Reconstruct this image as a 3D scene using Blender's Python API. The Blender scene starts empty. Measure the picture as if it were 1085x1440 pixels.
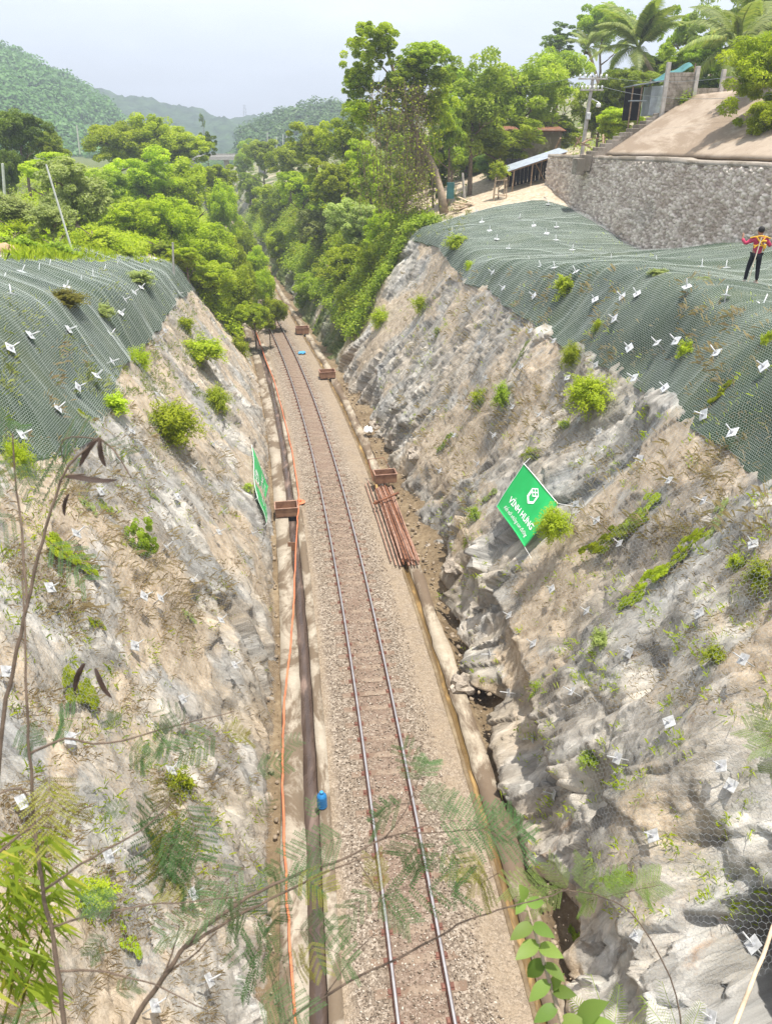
import bpy, bmesh, math, random
import numpy as np
from mathutils import Vector, Matrix

SC = bpy.context.scene
COL = SC.collection
R = math.radians
F = 1040.0; PITCH = R(26.57); CAMZ = 15.0
CP, SP = math.cos(PITCH), math.sin(PITCH)
rng = np.random.default_rng(7)
random.seed(7)

# ------------------------------------------------------------------ measuring the photograph
def ray(px, py):
    X = (px - 542.5) / F; Y = (py - 720) / F
    return Vector((X, CP - Y * SP, -SP - Y * CP))
def at(px, py, d):                      # point on the sight line at forward distance d
    r = ray(px, py); return Vector((0, 0, CAMZ)) + r * (d / r.y)
def atz(px, py, z):                     # point on the sight line at camera depth z
    return Vector((0, 0, CAMZ)) + ray(px, py) * z
def depth(p): return p.y * CP + (CAMZ - p.z) * SP
def mpp(p): return depth(p) / F         # metres per photo pixel at p

# ------------------------------------------------------------------ objects
def prop(o, label=None, cat=None, group=None, kind=None):
    if label: o['label'] = label
    if cat: o['category'] = cat
    if group: o['group'] = group
    if kind: o['kind'] = kind
    return o
def link(name, me, mat=None, parent=None):
    o = bpy.data.objects.new(name, me); COL.objects.link(o)
    if me is not None and mat is not None and len(me.materials) == 0:
        for m in (mat if isinstance(mat, (list, tuple)) else [mat]): me.materials.append(m)
    if parent is not None: o.parent = parent
    return o
def empty(name, loc, label=None, cat=None, group=None, rz=0.0):
    o = bpy.data.objects.new(name, None); COL.objects.link(o)
    o.location = loc; o.rotation_euler = (0, 0, rz); o.empty_display_size = .2
    return prop(o, label, cat, group)
def np_mesh(name, V, Fq, smooth=False, midx=None):
    V = np.asarray(V, np.float32).reshape(-1, 3); Fq = np.asarray(Fq, np.int32)
    k = Fq.shape[1]; n = len(Fq)
    me = bpy.data.meshes.new(name)
    me.vertices.add(len(V)); me.vertices.foreach_set('co', V.ravel())
    me.loops.add(n * k); me.loops.foreach_set('vertex_index', Fq.ravel())
    me.polygons.add(n)
    me.polygons.foreach_set('loop_start', np.arange(n, dtype=np.int32) * k)
    if smooth: me.polygons.foreach_set('use_smooth', np.ones(n, bool))
    if midx is not None: me.polygons.foreach_set('material_index', np.asarray(midx, np.int32))
    me.update(calc_edges=True)
    return me
def attr(me, name, vals):
    a = me.attributes.new(name, 'FLOAT', 'POINT'); a.data.foreach_set('value', np.asarray(vals, np.float32).ravel())
def set_uv(me, U):
    idx = np.empty(len(me.loops), np.int32); me.loops.foreach_get('vertex_index', idx)
    uv = me.uv_layers.new(name='UVMap'); uv.data.foreach_set('uv', np.asarray(U, np.float32)[idx].ravel())
def grid_faces(n, m, flip=False):
    i, j = np.meshgrid(np.arange(n - 1), np.arange(m - 1), indexing='ij')
    a = (i * m + j).ravel(); q = np.stack([a, a + m, a + m + 1, a + 1], 1)
    return q[:, ::-1] if flip else q

class MB:                               # collects shapes into ONE mesh
    def __init__(s): s.v = []; s.f = []; s.mi = []
    def add(s, vs, fs, mi=0):
        b = len(s.v); s.v += [tuple(v) for v in vs]; s.f += [tuple(b + i for i in f) for f in fs]; s.mi += [mi] * len(fs)
    def box(s, c, size, M=None, mi=0, bev=0.0):
        c = Vector(c); hx, hy, hz = [k / 2 for k in size]
        bm = bmesh.new(); bmesh.ops.create_cube(bm, size=1)
        bmesh.ops.scale(bm, vec=size, verts=bm.verts)
        if bev: bmesh.ops.bevel(bm, geom=bm.edges[:], offset=bev, segments=1, affect='EDGES')
        T = Matrix.Translation(c) @ (M.to_4x4() if M else Matrix())
        bm.verts.index_update()
        s.add([T @ v.co for v in bm.verts], [[v.index for v in f.verts] for f in bm.faces], mi); bm.free()
    def tube(s, pts, r, n=8, mi=0, cap=True):
        pts = [Vector(p) for p in pts]; rs = r if isinstance(r, (list, tuple)) else [r] * len(pts)
        b = len(s.v); up = Vector((0, 0, 1)); prev = None
        for i, p in enumerate(pts):
            t = (pts[min(i + 1, len(pts) - 1)] - pts[max(i - 1, 0)])
            t = t.normalized() if t.length > 1e-9 else Vector((0, 0, 1))
            if prev is None: a = t.orthogonal().normalized()
            else: a = prev - t * prev.dot(t); a = a.normalized() if a.length > 1e-6 else t.orthogonal().normalized()
            prev = a; c = t.cross(a)
            for k in range(n):
                w = 2 * math.pi * k / n; s.v.append(tuple(p + (a * math.cos(w) + c * math.sin(w)) * rs[i]))
        for i in range(len(pts) - 1):
            for k in range(n):
                k2 = (k + 1) % n
                s.f.append((b + i * n + k, b + i * n + k2, b + (i + 1) * n + k2, b + (i + 1) * n + k)); s.mi.append(mi)
        if cap:
            s.f.append(tuple(b + k for k in range(n))[::-1]); s.mi.append(mi)
            s.f.append(tuple(b + (len(pts) - 1) * n + k for k in range(n))); s.mi.append(mi)
    def lathe(s, prof, c=(0, 0, 0), n=20, mi=0):
        c = Vector(c); b = len(s.v)
        for r, z in prof:
            for k in range(n):
                w = 2 * math.pi * k / n; s.v.append((c.x + r * math.cos(w), c.y + r * math.sin(w), c.z + z))
        for i in range(len(prof) - 1):
            for k in range(n):
                k2 = (k + 1) % n; s.f.append((b + i * n + k, b + i * n + k2, b + (i + 1) * n + k2, b + (i + 1) * n + k)); s.mi.append(mi)
        s.f.append(tuple(b + k for k in range(n))[::-1]); s.mi.append(mi)
        s.f.append(tuple(b + (len(prof) - 1) * n + k for k in range(n))); s.mi.append(mi)
    def mesh(s, name, smooth=False):
        me = bpy.data.meshes.new(name); me.from_pydata(s.v, [], s.f)
        me.polygons.foreach_set('material_index', np.array(s.mi, np.int32))
        if smooth: me.polygons.foreach_set('use_smooth', np.ones(len(s.f), bool))
        me.update(); return me
    def obj(s, name, mat, parent=None, smooth=False): return link(name, s.mesh(name, smooth), mat, parent)

# ------------------------------------------------------------------ numpy noise
def _h(ix, iy, iz, seed):
    h = (ix.astype(np.int64) * 374761393 + iy.astype(np.int64) * 668265263 + iz.astype(np.int64) * 2147483647 % 1274126177 + seed * 974711) & 0xFFFFFFFF
    h = ((h ^ (h >> 13)) * 1274126177) & 0xFFFFFFFF
    h = ((h ^ (h >> 16)) * 2246822519) & 0xFFFFFFFF
    return ((h ^ (h >> 15)) & 0xFFFFFF).astype(np.float32) / np.float32(0xFFFFFF)
def vnoise(x, y, seed=0):
    ix = np.floor(x); iy = np.floor(y); fx = x - ix; fy = y - iy
    fx = fx * fx * (3 - 2 * fx); fy = fy * fy * (3 - 2 * fy); z = np.zeros_like(ix)
    a = _h(ix, iy, z, seed); b = _h(ix + 1, iy, z, seed); c = _h(ix, iy + 1, z, seed); d = _h(ix + 1, iy + 1, z, seed)
    return (a + (b - a) * fx + (c - a) * fy + (a - b - c + d) * fx * fy) * 2 - 1
def fbm(x, y, oct=4, seed=0, gain=.5):
    s = 0; a = 1.0; t = 0
    for o in range(oct):
        s = s + a * vnoise(x * 2 ** o + 17.3 * o, y * 2 ** o - 9.1 * o, seed + o); t += a; a *= gain
    return s / t
def facets(x, y, seed=0, tilt=1.0):     # blocky plates: a random height and tilt for each cell; also the edge distance and a cell value
    ix = np.floor(x); iy = np.floor(y); f1 = np.full(x.shape, 9.); f2 = np.full(x.shape, 9.); hh = np.zeros(x.shape); cv = np.zeros(x.shape)
    z = np.zeros_like(ix)
    for dx in (-1, 0, 1):
        for dy in (-1, 0, 1):
            cx = ix + dx; cy = iy + dy
            qx = cx + _h(cx, cy, z, seed); qy = cy + _h(cx, cy, z + 1, seed)
            ddx = x - qx; ddy = y - qy; d = np.sqrt(ddx * ddx + ddy * ddy)
            r0 = _h(cx, cy, z + 2, seed)
            hv = (r0 - .5) + tilt * (ddx * (_h(cx, cy, z + 3, seed) - .5) + ddy * (_h(cx, cy, z + 4, seed) - .5)) * 2
            n = d < f1
            f2 = np.where(n, f1, np.minimum(f2, d)); hh = np.where(n, hv, hh); cv = np.where(n, r0, cv); f1 = np.where(n, d, f1)
    return hh, f2 - f1, cv

# ------------------------------------------------------------------ materials
class NT:
    def __init__(s, name):
        s.m = bpy.data.materials.new(name); s.m.use_nodes = True; s.t = s.m.node_tree; s.t.nodes.clear()
        s.out = s.t.nodes.new('ShaderNodeOutputMaterial')
    def n(s, ty, ins=None, **kw):
        nd = s.t.nodes.new('ShaderNode' + ty)
        for k, v in kw.items(): setattr(nd, k, v)
        for k, v in (ins or {}).items():
            if hasattr(v, 'is_linked') or hasattr(v, 'links'): s.t.links.new(v, nd.inputs[k])
            else:
                try: nd.inputs[k].default_value = v
                except (TypeError, ValueError): nd.inputs[k].default_value = (*v, 1)
        return nd
    def co(s, which='Object'): return s.n('TexCoord').outputs[which]
    def map(s, v, sc=(1, 1, 1), rot=(0, 0, 0)): return s.n('Mapping', {'Vector': v, 'Scale': sc, 'Rotation': rot}).outputs[0]
    def noise(s, v, sc, det=6, rough=.55, dist=0.0): return s.n('TexNoise', {'Vector': v, 'Scale': sc, 'Detail': det, 'Roughness': rough, 'Distortion': dist}).outputs['Fac']
    def ramp(s, f, *stops):
        r = s.n('ValToRGB', {'Fac': f}); e = r.color_ramp.elements
        while len(e) < len(stops): e.new(.5)
        for el, (p, c) in zip(e, stops):
            el.position = p; el.color = (c, c, c, 1) if isinstance(c, (int, float)) else (*c, 1)
        return r.outputs['Color']
    def mix(s, f, a, b, mode='MIX'):
        nd = s.n('MixRGB', {'Fac': f, 'Color1': a, 'Color2': b}, blend_type=mode); return nd.outputs[0]
    def mul(s, a, b, op='MULTIPLY'): return s.n('Math', {0: a, 1: b}, operation=op).outputs[0]
    def bump(s, h, st=.5, dist=.05, nrm=None):
        d = {'Height': h, 'Strength': st, 'Distance': dist}
        if nrm is not None: d['Normal'] = nrm
        return s.n('Bump', d).outputs[0]
    def at(s, name): return s.n('Attribute', attribute_name=name).outputs['Fac']
    def bsdf(s, col, rough=.8, metal=0.0, nrm=None, spec=.3, **extra):
        d = {'Base Color': col, 'Roughness': rough, 'Metallic': metal, 'Specular IOR Level': spec}
        if nrm is not None: d['Normal'] = nrm
        d.update(extra)
        b = s.n('BsdfPrincipled', d); s.t.links.new(b.outputs[0], s.out.inputs['Surface']); return b
def plain(name, col, rough=.7, metal=0.0, var=.25, sc=6.0, bump=.15, bd=.01, col2=None, spec=.3):
    t = NT(name); c = t.co(); f = t.noise(c, sc, 8, .6)
    c2 = col2 or tuple(k * (1 - var) for k in col); c1 = tuple(min(1, k * (1 + var * .5)) for k in col)
    cc = t.ramp(f, (.3, c2), (.62, c1))
    t.bsdf(cc, rough, metal, t.bump(t.noise(c, sc * 6, 6), bump, bd), spec)
    return t.m

def rock_mat(name, seed, tan):
    t = NT(name); uv = t.n('UVMap').outputs[0]
    uvs = t.map(uv, (1.0, .33, 1), (0, 0, seed * .17 + .25)); ob = t.co()
    big = t.noise(t.map(uv, (1, .5, 1)), .35, 6, .6, .8)
    mid = t.noise(uvs, 1.6, 10, .68, .6); fine = t.noise(uvs, 9, 8, .7)
    grain = t.noise(ob, 30, 5, .7)
    grey = t.ramp(mid, (.26, (.12, .11, .095)), (.39, (.32, .305, .27)), (.51, (.49, .46, .405)), (.68, (.69, .655, .59)))
    blue = t.ramp(fine, (.3, (.26, .275, .28)), (.7, (.50, .51, .50)))
    c = t.mix(t.ramp(t.noise(uvs, .8, 6), (.50, 0.0), (.66, .6)), grey, blue)
    ochre = t.ramp(fine, (.3, (.38, .275, .165)), (.7, (.62, .50, .345)))
    c = t.mix(t.ramp(big, (.46, 0.0), (.62, tan)), c, ochre)
    rust = t.noise(t.map(uv, (1, .6, 1)), 1.1, 8, .7, 1.0)
    c = t.mix(t.ramp(rust, (.61, 0.0), (.73, .6)), c, (.30, .155, .06))
    # thin crack lines, darkened in the colour, that follow the foliation
    v = t.n('TexVoronoi', {'Vector': t.map(uv, (1.0, .28, 1), (0, 0, .35 + seed * .1)), 'Scale': 2.6, 'Randomness': 1.0}, feature='DISTANCE_TO_EDGE').outputs['Distance']
    v2 = t.n('TexVoronoi', {'Vector': t.map(uv, (1.0, .35, 1), (0, 0, -.3)), 'Scale': 7.5}, feature='DISTANCE_TO_EDGE').outputs['Distance']
    crack = t.mul(t.ramp(t.mul(v, t.mul(t.noise(ob, 2.0, 6), .22), 'SUBTRACT'), (-.0, .35), (.03, 1.0)), t.ramp(t.mul(v2, t.mul(fine, .12), 'SUBTRACT'), (0.0, .6), (.05, 1.0)))
    c = t.mix(t.ramp(crack, (0, .22), (1, 0.0)), c, (.16, .13, .10))
    c = t.mix(t.ramp(t.noise(t.map(uv, (1, .3, 1), (0, 0, .5)), .9, 9, .72, .5), (.54, 0.0), (.68, .6)), c, (.16, .14, .11))
    dis = t.n('MixRGB', {'Fac': .16, 'Color1': uv, 'Color2': t.n('TexNoise', {'Vector': uv, 'Scale': 1.7, 'Detail': 6, 'Roughness': .65}).outputs['Color']}, blend_type='ADD').outputs[0]
    vb = [t.n('TexVoronoi', {'Vector': t.map(dis, (1, st_, 1), (0, 0, an)), 'Scale': s_}) for st_, an, s_ in ((.4, .3, 1.0), (.5, .15, 3.2), (.55, -.2, 9.0))]
    tone = [t.n('SeparateColor', {0: v_.outputs['Color']}).outputs[k] for k, v_ in enumerate(vb)]
    for tn, lo, hi in ((tone[0], .72, 1.16), (tone[1], .74, 1.18), (tone[2], .88, 1.08)):
        g_ = t.n('MapRange', {0: tn, 3: lo, 4: hi}).outputs[0]; c = t.mix(1.0, c, g_, 'MULTIPLY')
    soil = t.at('soil'); sd = t.ramp(t.noise(ob, 3.5, 10, .7), (.3, (.26, .19, .12)), (.5, (.47, .375, .265)), (.7, (.66, .56, .43)))
    c = t.mix(t.ramp(t.mul(soil, t.noise(ob, 1.3, 8, .7), 'ADD'), (.82, 0.0), (1.04, .92)), c, sd)
    veg = t.at('veg'); gd = t.ramp(t.noise(ob, 4, 8, .7), (.3, (.03, .05, .012)), (.5, (.08, .12, .02)), (.68, (.20, .19, .07)))
    c = t.mix(veg, c, gd)
    foot_dark = t.at('foot_dark'); c = t.mix(foot_dark, c, (.06, .05, .03))  # blends to near-black brown at the foot of the face
    c = t.mix(.17, c, t.ramp(grain, (.3, .32), (.7, .66)), 'OVERLAY')
    h = t.mul(t.mul(mid, .22), t.mul(fine, .2), 'ADD'); h = t.mul(h, t.mul(crack, .12), 'ADD')
    for v_, k_, tn in ((vb[0], .30, tone[1]), (vb[1], .22, tone[2]), (vb[2], .10, tone[0])): h = t.mul(h, t.mul(v_.outputs['Distance'], -k_), 'ADD'); h = t.mul(h, t.mul(tn, k_ * .5), 'ADD'); h = t.mul(h, t.mul(grain, .06), 'ADD')
    t.bsdf(c, .9, 0, t.bump(h, .7, .16), .2)
    return t.m
M = {}
M['rock_left'] = rock_mat('weathered_schist', 1, .72); M['rock_right'] = rock_mat('grey_schist', 3, .5)
def ballast_mat():
    t = NT('ballast'); o = t.co()
    v = t.n('TexVoronoi', {'Vector': o, 'Scale': 17.0}); v2 = t.n('TexVoronoi', {'Vector': o, 'Scale': 31.0})
    col = t.ramp(t.n('SeparateColor', {0: v.outputs['Color']}).outputs[0], (0, (.09, .07, .052)), (.35, (.20, .16, .12)), (.65, (.31, .25, .19)), (.9, (.50, .43, .35)))
    col2 = t.ramp(t.n('SeparateColor', {0: v2.outputs['Color']}).outputs[1], (0, (.12, .09, .065)), (.5, (.28, .22, .165)), (1, (.46, .39, .31)))
    c = t.mix(.4, col, col2); rust = t.at('rust')
    c = t.mix(t.mul(rust, t.ramp(t.noise(o, 1.2, 6), (.25, .45), (.7, 1.0))), c, (.225, .15, .11))
    dust = t.mul(t.at('dust'), t.ramp(t.noise(o, 2.2, 8, .65), (.32, .35), (.6, 1.0)))
    c = t.mix(dust, c, t.ramp(t.noise(o, 9, 8, .7), (.3, (.27, .205, .14)), (.7, (.41, .33, .24))))
    c = t.mix(t.ramp(t.noise(o, .5, 5), (.52, 0.0), (.7, .35)), c, (.24, .185, .13))
    h = t.mul(v.outputs['Distance'], t.mul(v2.outputs['Distance'], .6), 'ADD')
    t.bsdf(c, .92, 0, t.bump(t.mul(h, -1.0), .9, .05), .2)
    return t.m
M['ballast'] = ballast_mat()
def concrete_mat(name, c0, c1, stain, sc=1.0):
    t = NT(name); o = t.co()
    a = t.noise(o, 1.1 * sc, 8, .65); b = t.noise(o, 14 * sc, 8, .7)
    c = t.ramp(t.mul(t.mul(a, .6), t.mul(b, .4), 'ADD'), (.36, c0), (.62, c1))
    c = t.mix(t.ramp(t.noise(t.map(o, (1, .5, 1)), .9 * sc, 7, .7, .6), (.45, 0.0), (.54, .85)), c, stain)
    t.bsdf(c, .88, 0, t.bump(b, .4, .015), .2); return t.m
M['drain'] = concrete_mat('drain_concrete', (.27, .225, .17), (.41, .36, .285), (.125, .088, .055))
M['drain_right'] = concrete_mat('stained_drain_concrete', (.29, .24, .175), (.47, .405, .31), (.12, .08, .05), .55)
M['apron'] = concrete_mat('apron_concrete', (.31, .245, .185), (.42, .345, .265), (.24, .18, .125), .35)
M['sleeper'] = concrete_mat('sleeper_concrete', (.20, .15, .11), (.31, .24, .18), (.17, .115, .08), 2.0)
M['block'] = concrete_mat('blockwork', (.27, .23, .19), (.42, .37, .31), (.18, .15, .11), .8)
def soil_mat(name, a, b, c):
    t = NT(name); o = t.co(); f = t.noise(o, .35, 10, .65); g = t.noise(o, 5, 10, .7)
    cc = t.ramp(t.mul(t.mul(f, .55), t.mul(g, .45), 'ADD'), (.36, a), (.5, b), (.64, c))
    t.bsdf(cc, .95, 0, t.bump(g, .6, .08), .1); return t.m
M['ground'] = soil_mat('valley_ground', (.05, .07, .02), (.10, .12, .035), (.2, .18, .08))
M['dirt'] = soil_mat('orange_earth', (.34, .22, .12), (.50, .36, .22), (.62, .48, .33))
M['mud'] = soil_mat('drain_mud', (.10, .07, .04), (.19, .14, .085), (.30, .235, .15))
def metal_rail():
    t = NT('rail_steel_rust'); o = t.co(); f = t.noise(o, 7, 6)
    t.bsdf(t.ramp(f, (.3, (.12, .055, .04)), (.7, (.23, .11, .08))), .75, .2, t.bump(f, .3, .01)); return t.m
M['rail_rust'] = metal_rail()
M['rail_top'] = plain('rail_polished_head', (.55, .52, .52), .4, .75, .2, 3)
M['rust'] = plain('rusty_steel', (.22, .095, .05), .8, .15, .55, 5, .3, .01, (.10, .05, .035))
M['rust_pale'] = plain('rusty_pipe', (.33, .20, .145), .75, .1, .5, 3, .3, .01, (.18, .10, .07))
M['rust_trough'] = plain('trough_brown_steel', (.30, .175, .11), .8, .05, .4, 3, .3, .01, (.17, .085, .05))
M['galv'] = plain('galvanised_plate', (.60, .61, .62), .45, .1, .4, 5, .1, .004)
M['galv_dull'] = plain('dusty_galvanised_plate', (.45, .45, .44), .6, .05, .45, 6)
M['rod'] = plain('steel_rod', (.52, .52, .53), .4, .5, .2, 20)
M['wire'] = plain('galvanised_wire', (.36, .375, .38), .5, .3, .2, 5)
M['wire_green'] = plain('coated_wire', (.50, .545, .51), .5, .0, .25, .5)
M['wood'] = plain('weathered_wood', (.33, .23, .15), .85, 0, .5, 7, .4, .01)
M['wood_pale'] = plain('pale_cut_timber', (.55, .42, .29), .8, 0, .35, 7, .4, .01)
M['tin'] = plain('corrugated_tin', (.42, .46, .50), .4, .45, .25, 3, .1, .01)
M['tin_wall'] = plain('tin_cladding', (.50, .55, .60), .5, .3, .3, 2)
M['tarp'] = plain('blue_green_tarp', (.055, .17, .17), .6, 0, .4, 2)
M['white'] = plain('white_plastic', (.78, .78, .76), .5, 0, .12, 5)
M['pole'] = plain('concrete_pole', (.45, .42, .38), .85, 0, .3, 4)
M['pale_pole'] = plain('pale_pole', (.62, .62, .58), .7, 0, .2, 5)
M['bark'] = plain('grey_bark', (.21, .16, .115), .9, 0, .5, 6, .6, .03)
M['bark_pale'] = plain('pale_bark', (.40, .31, .225), .9, 0, .35, 5, .6, .03)
M['twig'] = plain('brown_twig', (.12, .085, .06), .8, 0, .4, 30, .3, .002)
M['pod'] = plain('dark_seed_pod', (.035, .02, .013), .6, 0, .5, 40)
M['orange'] = plain('orange_conduit', (.62, .19, .09), .6, 0, .25, 2)
M['dark'] = plain('dark_void', (.02, .018, .015), .9)  # near-black colour standing in for the shade inside open sheds
M['shadecloth'] = plain('brown_dry_vine', (.23, .165, .10), .9, 0, .5, 5)
def water_mat(name, col):
    t = NT(name); o = t.co(); n = t.noise(o, 3, 4)
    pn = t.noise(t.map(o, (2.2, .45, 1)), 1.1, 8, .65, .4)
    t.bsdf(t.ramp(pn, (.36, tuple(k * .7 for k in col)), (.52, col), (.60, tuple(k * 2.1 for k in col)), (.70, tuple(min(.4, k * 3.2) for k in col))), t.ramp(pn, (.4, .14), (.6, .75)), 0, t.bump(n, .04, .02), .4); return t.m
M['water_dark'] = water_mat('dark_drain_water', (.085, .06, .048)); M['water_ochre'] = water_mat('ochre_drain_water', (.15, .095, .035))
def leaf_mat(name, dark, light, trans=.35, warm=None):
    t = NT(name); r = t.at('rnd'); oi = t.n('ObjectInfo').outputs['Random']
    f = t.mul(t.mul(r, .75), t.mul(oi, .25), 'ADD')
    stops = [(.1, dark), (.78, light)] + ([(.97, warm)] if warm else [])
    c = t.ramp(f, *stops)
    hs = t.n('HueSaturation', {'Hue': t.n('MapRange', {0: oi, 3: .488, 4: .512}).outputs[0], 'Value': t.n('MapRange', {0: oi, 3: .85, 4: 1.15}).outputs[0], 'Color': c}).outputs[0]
    p = t.n('BsdfPrincipled', {'Base Color': hs, 'Roughness': .5, 'Specular IOR Level': .25})
    tr = t.n('BsdfTranslucent', {'Color': t.mix(1.0, hs, (1.15, 1.25, .6), 'MULTIPLY')})
    mx = t.n('MixShader', {0: trans, 1: p.outputs[0], 2: tr.outputs[0]})
    t.t.links.new(mx.outputs[0], t.out.inputs['Surface']); return t.m
M['leaf_lime'] = leaf_mat('lime_leaf', (.20, .28, .012), (.53, .61, .03), .48, (.48, .50, .05))
M['leaf_bright'] = leaf_mat('bright_leaf', (.17, .25, .012), (.52, .58, .035), .5, (.40, .44, .05))
M['leaf_mid'] = leaf_mat('mid_leaf', (.125, .20, .016), (.42, .51, .045), .48)
M['leaf_dark'] = leaf_mat('dark_leaf', (.07, .13, .018), (.26, .35, .045), .42)
M['leaf_olive'] = leaf_mat('olive_leaf', (.18, .23, .06), (.44, .49, .16), .42)
M['leaf_tree'] = leaf_mat('tree_leaf', (.19, .29, .025), (.52, .61, .08), .5)
M['leaf_palm'] = leaf_mat('palm_leaf', (.13, .19, .04), (.38, .44, .13), .38, (.58, .46, .12))
M['leaf_far'] = leaf_mat('far_leaf', (.04, .11, .03), (.15, .27, .065), .3)
M['leaf_feather'] = leaf_mat('feathery_leaf', (.035, .085, .03), (.10, .19, .06), .4)
M['leaf_yellow'] = leaf_mat('yellowing_leaf', (.13, .12, .01), (.26, .25, .03), .4)
M['leaf_big'] = leaf_mat('pale_broad_leaf', (.12, .20, .04), (.27, .37, .09), .45)
M['leaf_bamboo'] = leaf_mat('bamboo_leaf', (.11, .16, .012), (.27, .33, .03), .42, (.45, .36, .06))
M['dry'] = leaf_mat('dry_grass', (.24, .17, .085), (.46, .36, .2), .25)
M['leaf_brown'] = leaf_mat('brown_vine', (.13, .095, .05), (.30, .235, .14), .2)
def mat_green():
    t = NT('green_erosion_mat'); o = t.co(); uv = t.n('UVMap').outputs[0]
    a = t.noise(t.map(uv, (1, .4, 1)), .8, 8, .65, .5); b = t.noise(o, 11, 8, .7)
    c = t.ramp(t.mul(t.mul(a, .6), t.mul(b, .4), 'ADD'), (.33, (.011, .028, .013)), (.5, (.027, .052, .021)), (.64, (.066, .086, .032)))
    c = t.mix(t.ramp(t.noise(o, 1.7, 8, .7), (.62, 0.0), (.72, .5)), c, (.075, .11, .015))
    t.bsdf(c, .85, 0, t.bump(b, .5, .03), .2); return t.m
M['mat_green'] = mat_green()
def stone_wall_mat():
    t = NT('rubble_stone'); o = t.co(); s = t.at('stone'); e = t.at('edge')
    f = t.mul(t.mul(s, .7), t.mul(t.noise(o, 7, 8, .65), .35), 'ADD')
    c = t.ramp(f, (.1, (.40, .315, .26)), (.35, (.60, .49, .415)), (.6, (.73, .62, .53)), (.85, (.88, .77, .66)))
    c = t.mix(t.ramp(t.noise(o, .5, 5), (.5, 0.0), (.68, .45)), c, (.36, .26, .19))
    c = t.mix(t.ramp(t.noise(o, .33, 6), (.6, 0.0), (.72, .3)), c, (.3, .31, .28))
    c = t.mix(t.ramp(e, (.0, .75), (.17, 0.0)), c, (.19, .15, .115))
    t.bsdf(c, .92, 0, t.bump(t.noise(o, 18, 8, .7), .5, .03), .15); return t.m
M['stone'] = stone_wall_mat()
def hill_mat(name, a, b, sc):
    t = NT(name); o = t.co(); n = t.noise(o, sc, 8, .7); v = t.n('TexVoronoi', {'Vector': o, 'Scale': sc * 2.2}).outputs['Distance']
    c = t.ramp(t.mul(n, t.mul(v, .35), 'SUBTRACT'), (.18, a), (.5, b)); t.bsdf(c, .95, 0, t.bump(t.mul(v, -1.0), .8, 2.5), .1); return t.m
M['hill'] = hill_mat('forest_hill', (.02, .05, .015), (.085, .15, .035), .13)
M['hill_far'] = hill_mat('far_forest_hill', (.02, .045, .02), (.06, .11, .04), .05)

# ------------------------------------------------------------------ the track line
QT = (-1.22302e-03, -9.0905e-02, 1.59488)
def xc(d):
    d = np.asarray(d, float); e = np.minimum(d, 62.)
    return QT[0] * e * e + QT[1] * e + QT[2] + (d - e) * (2 * QT[0] * 62 + QT[1])
def tp(d, t, z): return Vector((float(xc(d)) + t, d, z))

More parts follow.
